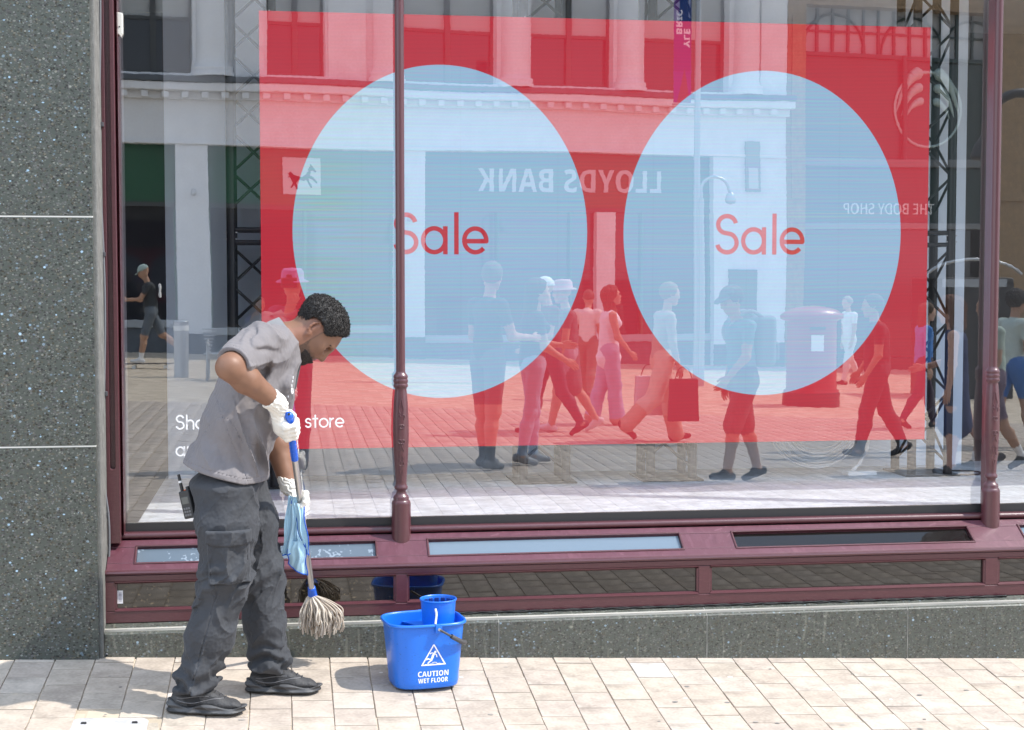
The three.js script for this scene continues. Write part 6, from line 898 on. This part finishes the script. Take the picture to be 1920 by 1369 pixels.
  { const p = r9.at([-0.2, 1.28, 0]), b = thing('backpack', 'slim grey backpack on the man in the teal T-shirt', 'backpack', p); put(b, 'pack', rbox(p[0] - 0.09, p[0] + 0.1, p[1] - 0.25, p[1] + 0.22, p[2] - 0.14, p[2] + 0.14, 0.06, 4), std({ color: lin(0.2, 0.25, 0.26), roughness: 0.8 })); for (const q of [-0.1, 0.1]) put(b, 'strap', tube([[p[0] - 0.02, p[1] + 0.2, p[2] + q], [p[0] - 0.16, p[1] + 0.26, p[2] + q], [p[0] - 0.33, p[1] + 0.1, p[2] + q], [p[0] - 0.2, p[1] - 0.2, p[2] + q]], 0.018, 20, 6), std({ color: lin(0.3, 0.34, 0.34), roughness: 0.8 })); put(b, 'pocket', rbox(p[0] + 0.06, p[0] + 0.13, p[1] - 0.2, p[1] - 0.02, p[2] - 0.11, p[2] + 0.11, 0.03, 3), std({ color: lin(0.17, 0.21, 0.22), roughness: 0.8 })); }
  person({ x: 10.9, z: 22.2, face: 200, h: 1.72, label: 'far off person in white beyond the post box', skin: 'light', top: [0.75, 0.74, 0.72], bottom: [0.7, 0.68, 0.64], hair: [0.3, 0.24, 0.18], legR: WALK[0], legL: WALK[1] });
  person({ x: 6.2, z: 8.94, face: 165, h: 1.7, label: 'stocky man in black T-shirt and black trousers', skin: 'tan', top: [0.022, 0.02, 0.024], bottom: [0.025, 0.025, 0.03], hair: [0.06, 0.045, 0.035], build: 1.14, shoes: [0.02, 0.02, 0.025], loose: 0.022, legR: [0.3, 0.12], legL: [-0.25, 0.25], armR: [0.05, 0.16, 0.5], armL: [0.1, 0.12, 0.5] });
  person({ x: 8.3, z: 12.6, face: 0, h: 1.64, label: 'person in bright blue jacket behind the right truss tower', skin: 'light', top: [0.06, 0.2, 0.5], bottom: [0.05, 0.03, 0.05], sleeve: 1.9, hair: [0.08, 0.05, 0.03], hairLen: 0.05, legR: WALK[0], legL: WALK[1] });
  const r13 = person({ x: 6.42, z: 7.5, face: 150, h: 1.67, label: 'woman with curly auburn hair in navy dress with yellow pattern', skin: 'red', top: [0.018, 0.03, 0.1], bottom: [0.02, 0.03, 0.1], legs: 0.5, sleeve: 0, strap: true, hair: [0.12, 0.042, 0.016], hairLen: 0.02, curl: 0.03, skirt: 0.42, shoes: [0.05, 0.04, 0.04], build: 1.06, armR: [0.0, 0.12, 0.15], armL: [0.3, 0.12, 1.0], legR: [0.05, 0.04], legL: [-0.3, 0.4] });
  const yel = std({ color: lin(0.62, 0.32, 0.02), roughness: 0.8 }); put(r13.mesh, 'yellow_panel', rbox(-0.06, 0.06, 0.52, 0.88, -0.19, -0.15, 0.02), yel); for (const y of [0.58, 0.7, 0.82]) put(r13.mesh, 'dark_motif', new THREE.TorusGeometry(0.025, 0.008, 6, 14).translate(0, y, -0.193), blackPaint);
  person({ x: 7.0, z: 7.9, face: 175, h: 1.75, label: 'man in sage green T-shirt just behind the auburn haired woman', skin: 'tan', top: [0.36, 0.44, 0.38], bottom: [0.12, 0.08, 0.12], legs: 0.95, socks: [0.8, 0.8, 0.8], hair: [0.03, 0.025, 0.02], shoes: [0.025, 0.025, 0.03], loose: 0.025, legR: WALK[0], legL: WALK[1] });
  person({ x: 8.45, z: 10.4, face: 20, h: 1.83, label: 'bearded man in pale T-shirt and bright blue shorts at the right edge', skin: 'tan', top: [0.46, 0.54, 0.5], bottom: [0.02, 0.12, 0.36], legs: 0.8, hair: [0.02, 0.016, 0.014], curl: 0.012, shoes: [0.08, 0.08, 0.09], loose: 0.03, legR: WALK[1], legL: WALK[0], armR: [0.35, 0.12, 0.9], armL: [0.1, 0.1, 0.3] });
}
renderer.render(scene, camera);
